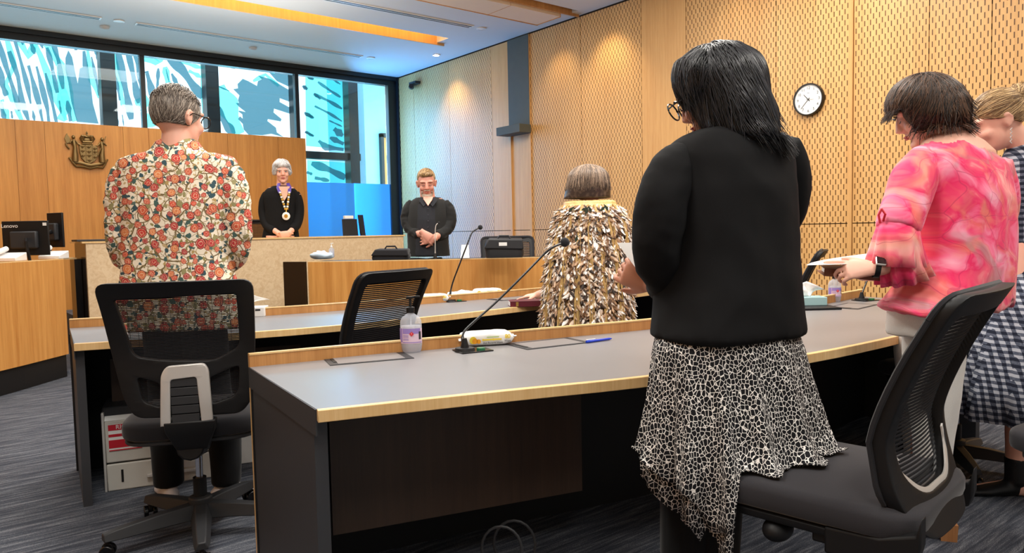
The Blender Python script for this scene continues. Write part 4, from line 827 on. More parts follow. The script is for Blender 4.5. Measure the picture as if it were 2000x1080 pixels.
def mk_pink():
    m = N('pink_watercolour_cloth'); v = distort(m, rotpos(m), 5, .22); a = m.vor(v, 6.5, 'SMOOTH_F1', '2D'); b = m.noise(v, 7, 3, .55, 1.5); d = m.noise(shift(m, v, (4, 2, 0)), 4.5, 3, .5, 2)
    c = m.ramp(m.math('ADD', m.math('MULTIPLY', a.outputs['Distance'], .5), m.math('MULTIPLY', b.outputs[0], .65)), [(.28, lin((248, 176, 196))), (.42, lin((244, 112, 148))), (.52, lin((232, 44, 100))), (.62, lin((240, 84, 116))), (.72, lin((250, 160, 158))), (.85, lin((250, 190, 180)))])
    c = m.mix(m.math('MULTIPLY', m.ramp(d.outputs[0], [(.5, (0, 0, 0, 1)), (.66, (1, 1, 1, 1))]), .4), c, lin((246, 168, 120))); g = m.noise(shift(m, v, (8, 5, 0)), 6, 2, .5, 1)
    c = m.mix(m.math('MULTIPLY', m.ramp(g.outputs[0], [(.6, (0, 0, 0, 1)), (.72, (1, 1, 1, 1))]), .55), c, lin((150, 138, 130)))
    e = m.vor(v, 8, 'DISTANCE_TO_EDGE', '2D'); c = m.mix(m.math('MULTIPLY', m.math('LESS_THAN', e.outputs['Distance'], .012), .45), c, lin((190, 50, 92)))
    m.col(c); m.set(.8, spec=.2); m.b.inputs['Sheen Weight'].default_value = .2; m.bump(m.noise(v, 500, 2).outputs[0], .15, .0005); return m.m
MAT['pink'] = mk_pink()
def mk_spots():
    m = N('black_pebble_print'); v = distort(m, m.pos('pos', (1, 1, .8)), 30, .012); o = m.vor(v, 98, 'DISTANCE_TO_EDGE', '3D', .8)
    m.col(m.ramp(o.outputs['Distance'], [(.04, lin((236, 232, 228))), (.065, lin((20, 20, 24)))])); m.set(.8, spec=.2); return m.m
MAT['spots'] = mk_spots()
def mk_plaid():
    m = N('grey_navy_check'); v = distort(m, rotpos(m, 0.), 60, .003); s = m.n('ShaderNodeSeparateXYZ'); m.l(v, s.inputs[0])
    def st(o, n, k): return m.math('GREATER_THAN', m.math('FRACT', m.math('MULTIPLY', s.outputs[o], n)), k)
    f = m.math('ADD', m.math('MULTIPLY', st(0, 40, .5), .5), m.math('MULTIPLY', st(1, 40, .5), .5)); f = m.math('ADD', f, m.math('MULTIPLY', m.math('SUBTRACT', m.noise(v, 240, 2).outputs[0], .5), .5))
    m.col(m.ramp(f, [(.1, lin((34, 38, 52))), (.5, lin((78, 84, 100))), (.95, lin((172, 176, 186)))])); m.set(.9, spec=.15); return m.m
MAT['plaid'] = mk_plaid()
class Per:
    def __init__(s, label, D, px, base_z=0., name='person'):
        s.D = D; s.k = D/F_PX; c = dp(px, 700, D); s.o = V((c.x, c.y, base_z)); s.root = thing(name, label, 'person', s.o); s.yaw = 0.
    def q(s, x, y, dd=0.): return dp(x, y, s.D+dd)
    def ring(s, cx, py, hw, hd, dd=0., yaw=None, n=32, e=2.4, wob=0., ph=0., fr=9):
        c = s.q(cx, py, dd); yw = s.yaw if yaw is None else yaw; w = hw*s.k; a = math.sqrt(max(w*w-(hd*math.sin(yw))**2, (w*.5)**2))/max(.3, math.cos(yw))
        X = RT*math.cos(yw)+DV*math.sin(yw); Y_ = -RT*math.sin(yw)+DV*math.cos(yw); out = []
        for k in range(n):
            t = 2*PI*k/n; cc, ss = math.cos(t), math.sin(t); cc = math.copysign(abs(cc)**(2/e), cc); ss = math.copysign(abs(ss)**(2/e), ss); f = 1+wob*math.sin(fr*t+ph)
            out.append(c+X*(a*cc*f)+Y_*(hd*ss*f))
        return out
    def loft(s, mb, rows, **k): return mb.loft([s.ring(*r, **k) for r in rows])
    def tube(s, mb, pts, r, n=16): return mb.tube(smoothline_3([s.q(*p) for p in pts], 2), [x for x in resamp(r, len(smoothline_3([s.q(*p) for p in pts], 2)))], n)
    def dir(s, f): return (RT*f[0]+DV*f[1]+UP*f[2]).normalized()
def resamp(r, n):
    L = len(r)-1; return [r[min(L-1, int(i/(n-1)*L))]*(1-(i/(n-1)*L-min(L-1, int(i/(n-1)*L))))+r[min(L-1, int(i/(n-1)*L))+1]*(i/(n-1)*L-min(L-1, int(i/(n-1)*L))) for i in range(n)]
def basis(f, u):
    f = f.normalized(); u = (u-f*u.dot(f)).normalized(); return f, u, f.cross(u)
def head(mb, c, f, u, s=1., beard=False):
    f, u, r = basis(f, u); f, u, r = f*s, u*s, r*s; E_ = mb.ell
    E_(c-f*.014+u*.022, (r*.075, f*.096, u*.094), 24, 16); E_(c+f*.022-u*.042, (r*.06, f*.068, u*.076), 24, 16); E_(c+f*.074-u*.098, (r*.026, f*.022, u*.02)); E_(c+f*.048-u*.08, (r*.045, f*.036, u*.03))
    E_(c+f*.044-u*.006, (r*.054, f*.05, u*.052), 20, 12)
    mb.tube([c+f*.070+u*.034, c+f*.082+u*.022, c+f*.094+u*.0, c+f*.106-u*.024, c+f*.086-u*.036], [.011*s, .011*s, .0125*s, .0145*s, .010*s], 12)
    for k in (-1, 1):
        E_(c+f*.098-u*.028+r*(k*.013), (r*.009, f*.011, u*.008), 10, 6); E_(c+f*.074+u*.03+r*(k*.03), (r*.03, f*.018, u*.011), 12, 8); E_(c+f*.066-u*.028+r*(k*.036), (r*.026, f*.024, u*.024), 12, 8)
        e = c+r*(k*.076)-f*.012-u*.008; E_(e, (r*.007+f*(-k*.0), f*.017, u*.031), 14, 10)
        mb.tube([e+f*.008-u*.03, e-f*.012-u*.016+r*(k*.006), e-f*.02+u*.008+r*(k*.014), e-f*.006+u*.032+r*(k*.012), e+f*.014+u*.022+r*(k*.004)], [.005*s]*5, 8)
    E_(c+f*.084-u*.058, (r*.024, f*.014, u*.012), 14, 8)
def face(root, c, f, u, s=1., shut=False, brow='brow', lips=True):
    f, u, r = basis(f, u); f, u, r = f*s, u*s, r*s
    for k in (-1, 1):
        e = c+f*.084+u*.006+r*(k*.031)
        if shut: MB().tube([e-r*.016+f*.006*1-u*.004, e+f*.011-u*.008, e+r*.016+f*.004-u*.004], .0018*s, 6).build('eyelashes', 'iris', root)
        else:
            ey = MB().ell(e, (r*.015, f*.009, u*.0065), 14, 8).build('eye', 'eyew', root); MB().ell(e+f*.006, (r*.006, f*.004, u*.0058), 10, 6).build('iris', 'iris', ey)
            MB().tube([e-r*.017+f*.003, e+f*.009+u*.007, e+r*.017+f*.003], .002*s, 6).build('eyelid', 'iris', ey)
        MB().tube([e-r*.019+f*.012+u*.018, e+f*.017+u*.024, e+r*.019+f*.011+u*.018], .0032*s, 6).build('eyebrow', brow, root)
    if lips: MB().ell(c+f*.096-u*.056, (r*.021, f*.008, u*.0045), 14, 8).ell(c+f*.094-u*.064, (r*.018, f*.008, u*.005), 14, 8).build('lips', 'lip_', root)
def hand(mb, w, d, n, side=1, curl=.5, s=1., curls=None, spread=.085, thumb=None):
    d = d.normalized(); n = (n-d*n.dot(d)).normalized(); t = d.cross(n)*side
    mb.loft([[w+d*a+t*(hw*math.cos(2*PI*k/14)+of)+n*(th*math.sin(2*PI*k/14)) for k in range(14)] for a, hw, th, of in ((-.03, .024*s, .02*s, 0), (.0, .026*s, .019*s, 0), (.03*s, .035*s, .018*s, .002), (.065*s, .041*s, .016*s, 0), (.085*s, .038*s, .013*s, 0), (.092*s, .03*s, .008*s, 0))])
    for i, L in enumerate((.072, .08, .074, .06)):
        cu = (curls[i] if curls else curl+.08*i); p = w+d*(.080*s)+t*((.032-.0215*i)*s); dd = (d+t*((1.5-i)*spread)).normalized(); P = [p-dd*.02*s, p]; a = 0
        for seg, fr in enumerate((.45, .3, .25)):
            a += cu*(.8, 1.1, .8)[seg]; P.append(P[-1]+(dd*math.cos(a)+n*math.sin(a))*(L*s*fr))
        mb.tube(P, [.009*s, .009*s, .0083*s, .0076*s, .0062*s], 10); mb.sph(P[-1], .0063*s, 8)
    th = thumb or (d*.65+t*.62+n*.35); th = th.normalized(); b = w+d*.018*s+t*.026*s
    mb.tube([b-th*.01, b+th*.028*s, b+th*.05*s+d*.004, b+(th*.8+d*.25).normalized()*.074*s], [.014*s, .0125*s, .0105*s, .008*s], 10); mb.sph(b+(th*.8+d*.25).normalized()*.074*s, .008*s, 8)
def folds(A1, s1, A2=.0, s2=30, st=(1, 1, .35)):
    st = V(st)
    def fn(p, n):
        q = V((p.x*st.x, p.y*st.y, p.z*st.z)); a = noise.noise(q*s1); b = noise.noise(q*s2+V((7, 3, 1))) if A2 else 0
        return p+n*(A1*(1-2*abs(a))*.7+A1*a*.6+A2*b)
    return fn
def strands(parent, core_me, roots, dirf, length, mat, n_=900, step=.014, lift=.002, rad=.0016, cover=None, seed=1, grav=.25, name='hair_strands', jit=.25, tones=(0, 1)):
    rs = random.Random(seed); bvh = BVHTree.FromPolygons([v.co.copy() for v in core_me.vertices], [tuple(p.vertices) for p in core_me.polygons]); m = MB()
    for i in range(n_):
        p = roots(rs); L = length(p, rs) if callable(length) else length*(.75+.35*rs.random()); cv = cover if cover is not None else L*.9; P = []; tr = 0; lf = lift*(.3+1.6*rs.random()); ph = rs.random()*9; last = None
        jd = V((rs.uniform(-1, 1), rs.uniform(-1, 1), rs.uniform(-.5, .5)))*jit
        while tr < L:
            if tr < cv:
                loc, nr, ix, ds = bvh.find_nearest(p)
                if loc is None: break
                p = loc+nr*lf
            else: nr = V((0, 0, 0))
            P.append(p.copy()); d = dirf(p, tr)+jd*.5
            w = noise.noise(p*9+V((ph, 0, 0)))*.35; d = d+V((w, -w, 0))
            if nr.length > 0: d = d-nr*d.dot(nr)
            d = d.normalized() if d.length > 1e-5 else V((0, 0, -1))
            if last is not None: d = (d*.6+last*.4).normalized()
            if tr >= cv: d = (d+V((0, 0, -grav))).normalized()
            last = d; p = p+d*step; tr += step
        if len(P) > 2:
            k = len(P); tone = tones[0]+(tones[1]-tones[0])*rs.random()**1.5; m.tube(P, [rad*(1 if j < k*.6 else max(.25, 1-(j/k-.6)*2)) for j in range(k)], 3, False, c=tone)
    return m.build(name, mat, parent, color=True, ang=180, recalc=False)
def tonecore(o, v=.15):
    a = o.data.attributes.new('tone', 'FLOAT', 'POINT'); a.data.foreach_set('value', [max(0, min(1, v+.25*noise.noise(p.co*60))) for p in o.data.vertices])
def pick(me, cond, rs_):
    vs = [v.co.copy() for v in me.vertices if cond(v.co, v.normal)]
    return lambda rs: vs[rs.randrange(len(vs))].copy()
def legs(p, mb, hx, hz, dd, feet_px, fz=0., r=(.085, .07, .05, .045), dsep=.0):
    s_path = p.paths = []
    for i, fx in enumerate(feet_px):
        f = p.q(fx, 700, dd+(dsep if i else 0)); f = V((f.x, f.y, fz)); h_ = V((p.o.x, p.o.y, hz))*.45+V((f.x, f.y, hz))*.55; kn = h_.lerp(f, .5); kn.z = fz+.48
        s_path.append([kn.lerp(h_, .4), kn, kn.lerp(V((f.x, f.y, fz+.09)), .5), V((f.x, f.y, fz+.07))])
        mb.tube([h_, h_.lerp(kn, .5), kn, kn.lerp(V((f.x, f.y, fz+.09)), .5), V((f.x, f.y, fz+.07))], [r[0], (r[0]+r[1])/2, r[1]*.85, r[2]*1.1, r[3]], 14); yield f
def foot(mb, f, d, s=1.):
    d = V((d.x, d.y, 0)).normalized(); t = V((-d.y, d.x, 0)); rg = []
    for a, w, h_ in ((-.075, .026, .05), (-.05, .034, .075), (0, .036, .085), (.06, .04, .06), (.12, .045, .042), (.165, .036, .032), (.185, .018, .022)):
        rg.append([f+d*a*s+t*(w*math.cos(2*PI*k/14))+UP*max(0.004, h_*.5+h_*.5*math.sin(2*PI*k/14)) for k in range(14)])
    mb.loft(rg)
# ================= man in floral jacket
P = Per('person from behind in cream jacket with red and orange flowers, cropped grey brown hair', 3.3, 350); rt = P.root
hc = P.q(348, 232, .0); hf = P.dir((.42, .9, -.12)); hu = P.dir((.0, .05, 1)); b = MB(); head(b, hc, hf, hu, 1.12); P.tube(b, [(348, 240, .0), (345, 275, -.01), (345, 310, 0)], [.062, .064, .075])
P.loft(b, [(346, 300, 50, .06), (346, 325, 90, .08), (346, 400, 95, .1), (346, 500, 88, .1), (350, 600, 80, .09), (350, 640, 70, .08)])
for a in ([(246, 345), (236, 400), (238, 470), (250, 508, .05), (290, 516, .2), (335, 512, .27)], [(448, 345), (460, 400), (460, 470), (450, 508, .05), (405, 516, .2), (360, 512, .27)]): P.tube(b, a, [.05, .045, .042, .036, .03, .026])
hand(b, P.q(330, 512, .27), RT*.9+DV*.1-UP*.3, DV*-1, 1, .5); hand(b, P.q(365, 512, .3), -RT*.9+DV*.1-UP*.3, DV*-1, -1, .5)
fts = list(legs(P, b, .0, .86, .05, (318, 432), r=(.075, .06, .05, .045)))
remesh(b, 'body', 'skin', rt, .008, 4)
j = MB(); P.loft(j, [(346, 273, 37, .062, .01), (346, 282, 42, .07, .005), (346, 296, 52, .078), (346, 302, 82, .09), (346, 309, 108, .10), (346, 320, 116, .112), (346, 352, 113, .125), (346, 400, 108, .135), (346, 450, 103, .135), (346, 500, 103, .13), (348, 540, 108, .135), (352, 585, 119, .14), (358, 620, 127, .145), (360, 640, 129, .146)])
remesh(j, 'jacket', 'floral', rt, .011, 3, folds(.004, 7, .002, 24, (1, 1, .5)))
for sgn, a in ((1, [(249, 334), (237, 368), (232, 420), (235, 470, .01), (246, 508, .06), (285, 518, .19), (318, 514, .25)]), (-1, [(444, 334), (457, 368), (465, 420), (465, 470, .01), (455, 508, .06), (412, 518, .19), (378, 514, .25)])):
    s_ = MB(); P.tube(s_, a, [.062, .066, .062, .06, .06, .052, .042]); remesh(s_, 'sleeve', 'floral', rt, .010, 3, folds(.006, 11, .002, 30, (1, 1, 1.6)))
s_ = MB(); s_.tube([P.q(346+2, 335, -.122), P.q(347, 400, -.139), P.q(347, 500, -.134), P.q(349, 560, -.141), P.q(352, 612, -.147)], .0018, 6); s_.build('back_seam', 'floral', rt)
t_ = MB(); hz = .90
for i, f in enumerate(fts):
    h_ = V((P.o.x, P.o.y, hz))*.5+V((f.x, f.y, hz))*.5; kn = h_.lerp(f, .5); kn.z = .5; t_.tube([h_, h_.lerp(kn, .5), kn, V((f.x, f.y, .3)), V((f.x, f.y, .07))], [.115, .1, .082, .072, .064], 16)
t_.ell(V((P.o.x, P.o.y, .9)), (RT*.17, DV*.12, UP*.1)); remesh(t_, 'trousers', 'trouser', rt, .011, 3, folds(.004, 12))
MAT['shoe'] = plain('pale_floral_shoe', (238, 228, 232), .5, nz=.25)
for i, f in enumerate(fts): s_ = MB(); foot(s_, f, -RT*.5*(1 if i == 0 else -1)+DV*.7, 1.05); remesh(s_, 'shoe', 'shoe', rt, .006, 2)
f_, u_, r_ = basis(hf, hu)
HM = hair_mat('ash_brown_hair', (84, 72, 64), (186, 172, 158))
hb = MB(); hb.ell(hc-f_*.018+u_*.030, (r_*.091, f_*.112, u_*.112), 28, 18)
def cut(p, n): 
    l = p-hc; z = l.dot(u_); y = l.dot(f_); lim = -.035 if y < 0 else -.035+y*.9
    return p if z > lim else p-n*min(.03, (lim-z)*.7)
core = remesh(hb, 'hair', HM, rt, .007, 1, cut); tonecore(core, .25)
vs = pick(core.data, lambda p, n: (p-hc).dot(u_) > -.04 and (p-hc).dot(f_) < .07, None)
strands(rt, core.data, vs, lambda p, t: -u_*.8-f_*.35+r_*(.5*((p-hc).dot(r_))*9), .05, HM, 2600, .009, .0015, .0011, seed=3, jit=.55)
vs = pick(core.data, lambda p, n: (p-hc).dot(u_) > .06, None)
strands(rt, core.data, vs, lambda p, t: f_*.6-r_*.6+u_*.2+V((0, 0, .5 if t < .02 else -.3)), .075, HM, 700, .009, .006, .0014, cover=.03, seed=4, jit=.5)
def glasses(root, c, f, u, s=1., mat='blackgloss', w=.031, rr=.024):
    f, u, r = basis(f, u); f, u, r = f*s, u*s, r*s; g = MB()
    for k in (-1, 1):
        o = c+f*.108+u*.006+r*(k*w*1.06); g.tube([o+r*(rr*1.1*math.cos(a/16*2*PI))+u*(rr*math.sin(a/16*2*PI)) for a in range(17)], .0022*s, 6, False)
        g.tube([o+r*(k*rr*1.05)+u*.008, c+r*(k*.078)+f*.075+u*.012, c+r*(k*.086)-f*.005+u*.012, c+r*(k*.084)-f*.03-u*.01], .0022*s, 6)
    g.tube([c+f*.108+u*.008-r*(w*.35), c+f*.112+u*.012, c+f*.108+u*.008+r*(w*.35)], .002*s, 6); g.build('glasses', mat, root)
glasses(rt, hc, hf, hu, 1.12)
# ================= woman in black blazer and spotted skirt
P = Per('person in black blazer and black and white pebble print skirt, long black hair', 2.1, 1400); rt = P.root; P.yaw = R(28)
hc = P.q(1396, 180, .02); hf = P.dir((-.70, .58, -.42)); hu = P.dir((-.42, .2, .9)); b = MB(); head(b, hc, hf, hu, 1.05); P.tube(b, [(1420, 195, .0), (1432, 235, -.01), (1432, 275, 0)], [.056, .058, .07])
P.loft(b, [(1430, 270, 70, .07), (1426, 310, 105, .1), (1424, 450, 105, .11), (1424, 560, 112, .12), (1422, 650, 118, .12)])
P.tube(b, [(1318, 320, -.06), (1296, 400, -.08), (1290, 480, -.06), (1296, 530, .0), (1290, 550, .1), (1268, 556, .17)], [.05, .048, .042, .034, .027, .023]); P.tube(b, [(1530, 310, .06), (1545, 380, .09), (1530, 440, .15), (1440, 500, .28), (1330, 540, .3)], [.05, .045, .04, .035, .028])
hand(b, P.q(1270, 555, .16), P.dir((-.75, .3, .35)), P.dir((.3, .7, .2)), 1, .75, 1.0, curls=(.6, .8, .9, 1.0)); hand(b, P.q(1325, 545, .3), P.dir((-.9, .1, .15)), P.dir((0, -.8, .4)), -1, .6)
fb = list(legs(P, b, 0, .82, .0, (1330, 1392), r=(.1, .075, .055, .045)))
for f in fb: foot(b, f, P.dir((-.5, .85, 0)))
remesh(b, 'body', 'skin_tan', rt, .005, 3)
j = MB(); P.loft(j, [(1434, 246, 44, .07), (1430, 258, 72, .09), (1428, 270, 98, .11), (1427, 284, 114, .12), (1426, 310, 124, .135), (1426, 370, 128, .15), (1424, 440, 126, .15), (1424, 500, 128, .152), (1423, 560, 134, .16), (1421, 610, 141, .165), (1420, 655, 150, .17)], e=2.6)
remesh(j, 'blazer', 'blacktop', rt, .011, 3, folds(.008, 6, .003, 20, (1, 1, .7)))
s_ = MB(); P.tube(s_, [(1338, 304, -.05), (1308, 344, -.09), (1292, 400, -.11), (1284, 460, -.10), (1284, 510, -.06), (1300, 545, .0), (1296, 560, .08)], [.044, .066, .070, .067, .065, .055, .047]); remesh(s_, 'sleeve', 'blacktop', rt, .010, 3, folds(.006, 9, .002, 26, (1, 1, 1.3)))
s_ = MB(); P.tube(s_, [(1522, 285, .05), (1540, 330, .08), (1542, 380, .11), (1532, 430, .15), (1460, 500, .27), (1390, 530, .3)], [.058, .062, .06, .055, .05, .045]); remesh(s_, 'sleeve', 'blacktop', rt, .010, 3, folds(.005, 9, .002, 26))
for pts in ([(1512, 300, -.09), (1517, 400, -.11), (1520, 500, -.11), (1530, 600, -.11), (1534, 645, -.11)], [(1425, 500, -.168), (1432, 560, -.175), (1440, 650, -.185)]):
    MB().tube([P.q(*q) for q in pts], .0015, 6).build('seam', 'blacktop', rt)
sk = MB()
def skirt_rings(P, rows, zb, n=96, amp=.02, fr=13, extra=None):
    out = []
    for i, (cx, py, hw, hd, dd) in enumerate(rows):
        rg = P.ring(cx, py, hw, hd, dd, n=n, e=2.2); u = i/(len(rows)-1); c = P.q(cx, py, dd); o = []
        for k, p in enumerate(rg):
            t = 2*PI*k/n; d = (p-c); d.z = 0; dn = d.normalized(); A_ = amp*u**1.2
            w = A_*(math.sin(fr*t+.8*math.sin(3*t))+.4*math.sin(2.3*fr*t+1)); p = p+dn*w; o.append(p)
        out.append(o)
    return out
rows = [(1420, 640, 140, .15, 0), (1423, 680, 150, .16, 0), (1426, 730, 156, .17, 0), (1430, 780, 163, .185, 0), (1432, 830, 172, .2, 0), (1434, 870, 180, .215, 0)]
rg = skirt_rings(P, rows, 0); n = len(rg[0])
zbase = rg[-1][0].z; SC = V((1.851, .919, 0)); sf = V((-.12, .99, 0)).normalized(); sr = V((sf.y, -sf.x, 0))
def on_seat(p): d = p-SC; return min(.25-abs(d.dot(sr)), .31-d.dot(sf), d.dot(sf)+.24)
low = []
for st_ in range(1, 7):
    o = []
    for k, p in enumerate(rg[-1]):
        d = p-P.o; la = d.dot(RT); m_ = on_seat(p); seat = 1/(1+math.exp(-m_*90))*(la > -.02); tl = max(0, 1-abs(la+.07)/.06)*(d.dot(DV) < 0)
        drop = (1-seat)*(.11*min(1, max(0, (la+.25)/.17))+.010*math.sin(la*60)+.05*tl); u = st_/6; out = V((d.x, d.y, 0)).normalized()
        q = p+out*(.010*u*math.sin(13*2*PI*k/n)+.016*u*seat); q.z = zbase-drop*u-.01*seat*u
        if on_seat(q) > -.012 and la > -.02: q.z = max(q.z, .580+.004*math.sin(k*1.3))
        o.append(q)
    low.append(o)
sk.loft(rg+low, False); o = sk.build('skirt', 'spots', rt, ang=180); o.modifiers.new('s', 'SOLIDIFY').thickness = .003
sk = MB(); rg2 = [[V((P.o.x+(p.x-P.o.x)*.9, P.o.y+(p.y-P.o.y)*.9, p.z-.02)) for p in r] for r in rg[3:]+[low[1], low[3], low[5]]]
tail = []
for k, p in enumerate(rg2[-1]):
    d = p-P.o; la = d.dot(RT); tail.append(V((p.x, p.y, p.z-(.065+.03*max(0, 1-abs(la+.05)/.1))*(on_seat(p) < 0))))
sk.loft(rg2+[tail], False); o = sk.build('underlayer', 'spots', rt, ang=180); o.modifiers.new('s', 'SOLIDIFY').thickness = .003
for f, pth in zip(fb, P.paths):
    bt = MB(); bt.tube(pth, [.095, .085, .075, .062], 14); foot(bt, f, P.dir((-.5, .85, 0)), 1.1); remesh(bt, 'boot', 'trouser', rt, .008, 2)
f_, u_, r_ = basis(hf, hu); HB = hair_mat('black_hair', (8, 8, 10), (54, 54, 60), .36)
hb = MB(); hb.ell(P.q(1406, 156, .0), (RT*.124, DV*.12, UP*.098), 28, 18)
P.loft(hb, [(1402, 120, 78, .09, 0, 0), (1405, 150, 86, .12, 0, 0), (1421, 190, 72, .125, 0, 0), (1436, 225, 72, .12, -.01, 0), (1450, 250, 64, .09, -.04, 0), (1472, 268, 46, .05, -.09, 0)], e=2.1)
core = remesh(hb, 'hair', HB, rt, .009, 3, folds(.005, 16, .002, 40, (1, 1, .4))); tonecore(core, .1)
crown = P.q(1398, 105, 0)
def dblk(p, t):
    l = p-crown; la = l.dot(RT); return V((0, 0, -1.0))+RT*(la*4+.35)-DV*.2 if la > -.05 else V((0, 0, -1))+RT*(.1-.5*(t < .06))
vs = pick(core.data, lambda p, n: p.z > P.q(0, 190).z and (p-hc).dot(f_) < .085, None)
strands(rt, core.data, vs, dblk, .34, HB, 2100, .016, .004, .0017, cover=.3, seed=5, jit=.35, tones=(0, 1))
vs = pick(core.data, lambda p, n: p.z > P.q(0, 215).z and (p-hc).dot(RT) < -.05 and (p-hc).dot(f_) < .08, None)
strands(rt, core.data, vs, lambda p, t: V((0, 0, -1))+RT*(.1 if t < .05 else .45), .16, HB, 360, .012, .003, .0016, cover=.1, seed=6, jit=.3)
glasses(rt, hc, hf, hu, 1.12); face(rt, hc, hf, hu, 1.05, True, 'iris')
pp = MB(); c = [P.q(1205, 474, .1), P.q(1262, 474, .34), P.q(1290, 560, .24), P.q(1254, 540, .14)]; pp.prism(c, DV*.001); o = pp.build('sheet_of_paper', 'paper', None, smooth=False); tag(o, 'white sheet of paper held at the left of the black blazer', 'paper')
# ================= woman in pink blouse
P = Per('person in bright pink and coral watercolour blouse and white trousers holding a brown book', 2.75, 1850); rt = P.root; P.yaw = R(32)
hc = P.q(1806, 218, .02); hf = P.dir((-.80, .36, -.42)); hu = P.dir((-.38, .18, .9)); b = MB(); head(b, hc, hf, hu, 1.0); P.tube(b, [(1820, 225, .0), (1845, 258, .0), (1866, 290, 0)], [.056, .056, .075])
P.loft(b, [(1862, 262, 40, .05), (1864, 275, 66, .075), (1866, 296, 90, .1), (1868, 340, 92, .11), (1875, 450, 92, .12), (1862, 560, 84, .1), (1822, 640, 62, .1)])
P.tube(b, [(1798, 330, -.08), (1778, 400, -.13), (1756, 460, -.15), (1748, 505, -.15), (1726, 520, -.16), (1708, 524, -.17)], [.05, .046, .044, .038, .031, .028])
P.tube(b, [(1945, 330, .1), (1950, 420, .16), (1900, 490, .28), (1790, 525, .2), (1735, 535, .02)], [.05, .045, .04, .034, .028])
hand(b, P.q(1704, 525, -.17), P.dir((-.97, .1, -.02)), P.dir((.05, .75, -.65)), -1, .7, 1.0, curls=(.06, .75, .85, .95), thumb=P.dir((-.7, .6, .25)))
hand(b, P.q(1722, 540, .02), P.dir((-.9, .1, .0)), P.dir((0, -.1, 1)), -1, .6, .95)
fp = list(legs(P, b, 0, .82, 0.03, (1824, 1802), r=(.09, .07, .05, .04), dsep=.22))
for f in fp: foot(b, f+UP*.05, P.dir((-.9, .3, 0)))
remesh(b, 'body', 'skin', rt, .0046, 3)
j = MB(); P.loft(j, [(1866, 282, 72, .085), (1867, 292, 90, .1), (1869, 306, 103, .115), (1872, 335, 108, .13), (1878, 385, 107, .14), (1881, 440, 106, .14), (1880, 490, 108, .145), (1872, 535, 116, .155), (1858, 570, 127, .165), (1846, 598, 138, .175)])
lo_z = P.q(1846, 585).z
def pf(p, n):
    q = V((p.x, p.y, p.z*.35)); a = noise.noise(q*13); g = max(0, (p.z-P.q(0, 360).z)/.13); g = min(1, g); w = math.sin(math.atan2((p-P.o).dot(DV), (p-P.o).dot(RT))*38); p = p+n*(.007*(1-2*abs(a))+.003*g*w); 
    la = (p-P.o).dot(RT); p.z -= .33*max(0, la+.0)*g*(g > 0)
    if p.z < lo_z: p.z += .012*math.sin((p-P.o).dot(RT)*40)
    return p
remesh(j, 'blouse', 'pink', rt, .010, 2, pf)
s_ = MB(); P.tube(s_, [(1812, 312, -.05), (1787, 345, -.1), (1766, 400, -.14), (1752, 450, -.17)], [.062, .078, .076, .068]); remesh(s_, 'sleeve', 'pink', rt, .009, 2, folds(.006, 12, .002, 30))
def ruffle(pts, rr, amp, fr, nm='sleeve_ruffle'):
    path = [P.q(*p) for p in pts]; L = len(path); m = MB(); rings = []; n = 72; u = RT
    for i in range(L):
        T = (path[min(i+1, L-1)]-path[max(0, i-1)]).normalized(); a = (u-T*u.dot(T)).normalized(); w = T.cross(a); rings.append([path[i]+(a*math.cos(2*PI*k/n)+w*math.sin(2*PI*k/n))*(rr[i]+amp*(i/(L-1))*math.sin(fr*2*PI*k/n+i*.4)) for k in range(n)])
    m.loft(rings, False); o = m.build(nm, 'pink', rt, ang=180); o.modifiers.new('s', 'SOLIDIFY').thickness = .002
ruffle([(1756, 436, -.165), (1752, 465, -.16), (1750, 492, -.15), (1748, 518, -.145)], [.066, .074, .082, .09], .012, 9); ruffle([(1758, 446, -.16), (1757, 480, -.15), (1760, 515, -.14), (1766, 545, -.13)], [.06, .07, .078, .088], .012, 11)
s_ = MB(); P.tube(s_, [(1940, 320, .08), (1955, 400, .13), (1930, 470, .22), (1830, 515, .22)], [.06, .07, .065, .07]); remesh(s_, 'sleeve', 'pink', rt, .010, 2, folds(.006, 12))
s_ = MB(); s_.tube([P.q(1722, 408, -.2), P.q(1716, 420, -.2), P.q(1719, 436, -.2)], .004, 8).tube([P.q(1722, 408, -.2), P.q(1729, 418, -.21), P.q(1725, 432, -.2)], .004, 8); s_.build('tie', 'stred', rt)
t_ = MB(); P.loft(t_, [(1850, 560, 92, .12), (1818, 600, 86, .12), (1812, 650, 80, .12)])
for i, f in enumerate(fp):
    h_ = V((f.x, f.y, .86)); kn = h_.lerp(f, .5); kn.z = .5; t_.tube([h_, h_.lerp(kn, .5), kn, V((f.x, f.y, .32)), V((f.x, f.y, .17))], [.11, .105, .085, .068, .055], 16)
remesh(t_, 'trousers', 'whitetr', rt, .011, 3, folds(.004, 12))
MAT['fuchsia'] = plain('fuchsia_suede', (206, 26, 104), .8); MAT['cork'] = wood('cork_heel', (150, 100, 60), (180, 128, 84), 'w')
for f in fp:
    d = P.dir((-.9, .3, 0)); s_ = MB(); rg = []; t = V((-d.y, d.x, 0))
    for a, w, z, h_ in ((-.085, .02, .062, .05), (-.06, .033, .06, .055), (-.03, .034, .056, .035), (.04, .036, .03, .03), (.1, .044, .01, .045), (.15, .04, .006, .04), (.185, .02, .008, .022)):
        rg.append([f+d*a+t*(w*math.cos(2*PI*k/14))+UP*(z+h_*.5+h_*.5*math.sin(2*PI*k/14)) for k in range(14)])
    s_.loft(rg); s_.build('shoe', 'fuchsia', rt, sub=1, ang=180); c = f-d*.055; h_ = MB(); h_.loft([[c+(d*x+t*y)*s1+UP*z for x, y in ((-.03, -.027), (.03, -.027), (.03, .027), (-.03, .027))] for s1, z in ((.9, 0), (1, .065))]); h_.build('heel', 'cork', rt, smooth=False)
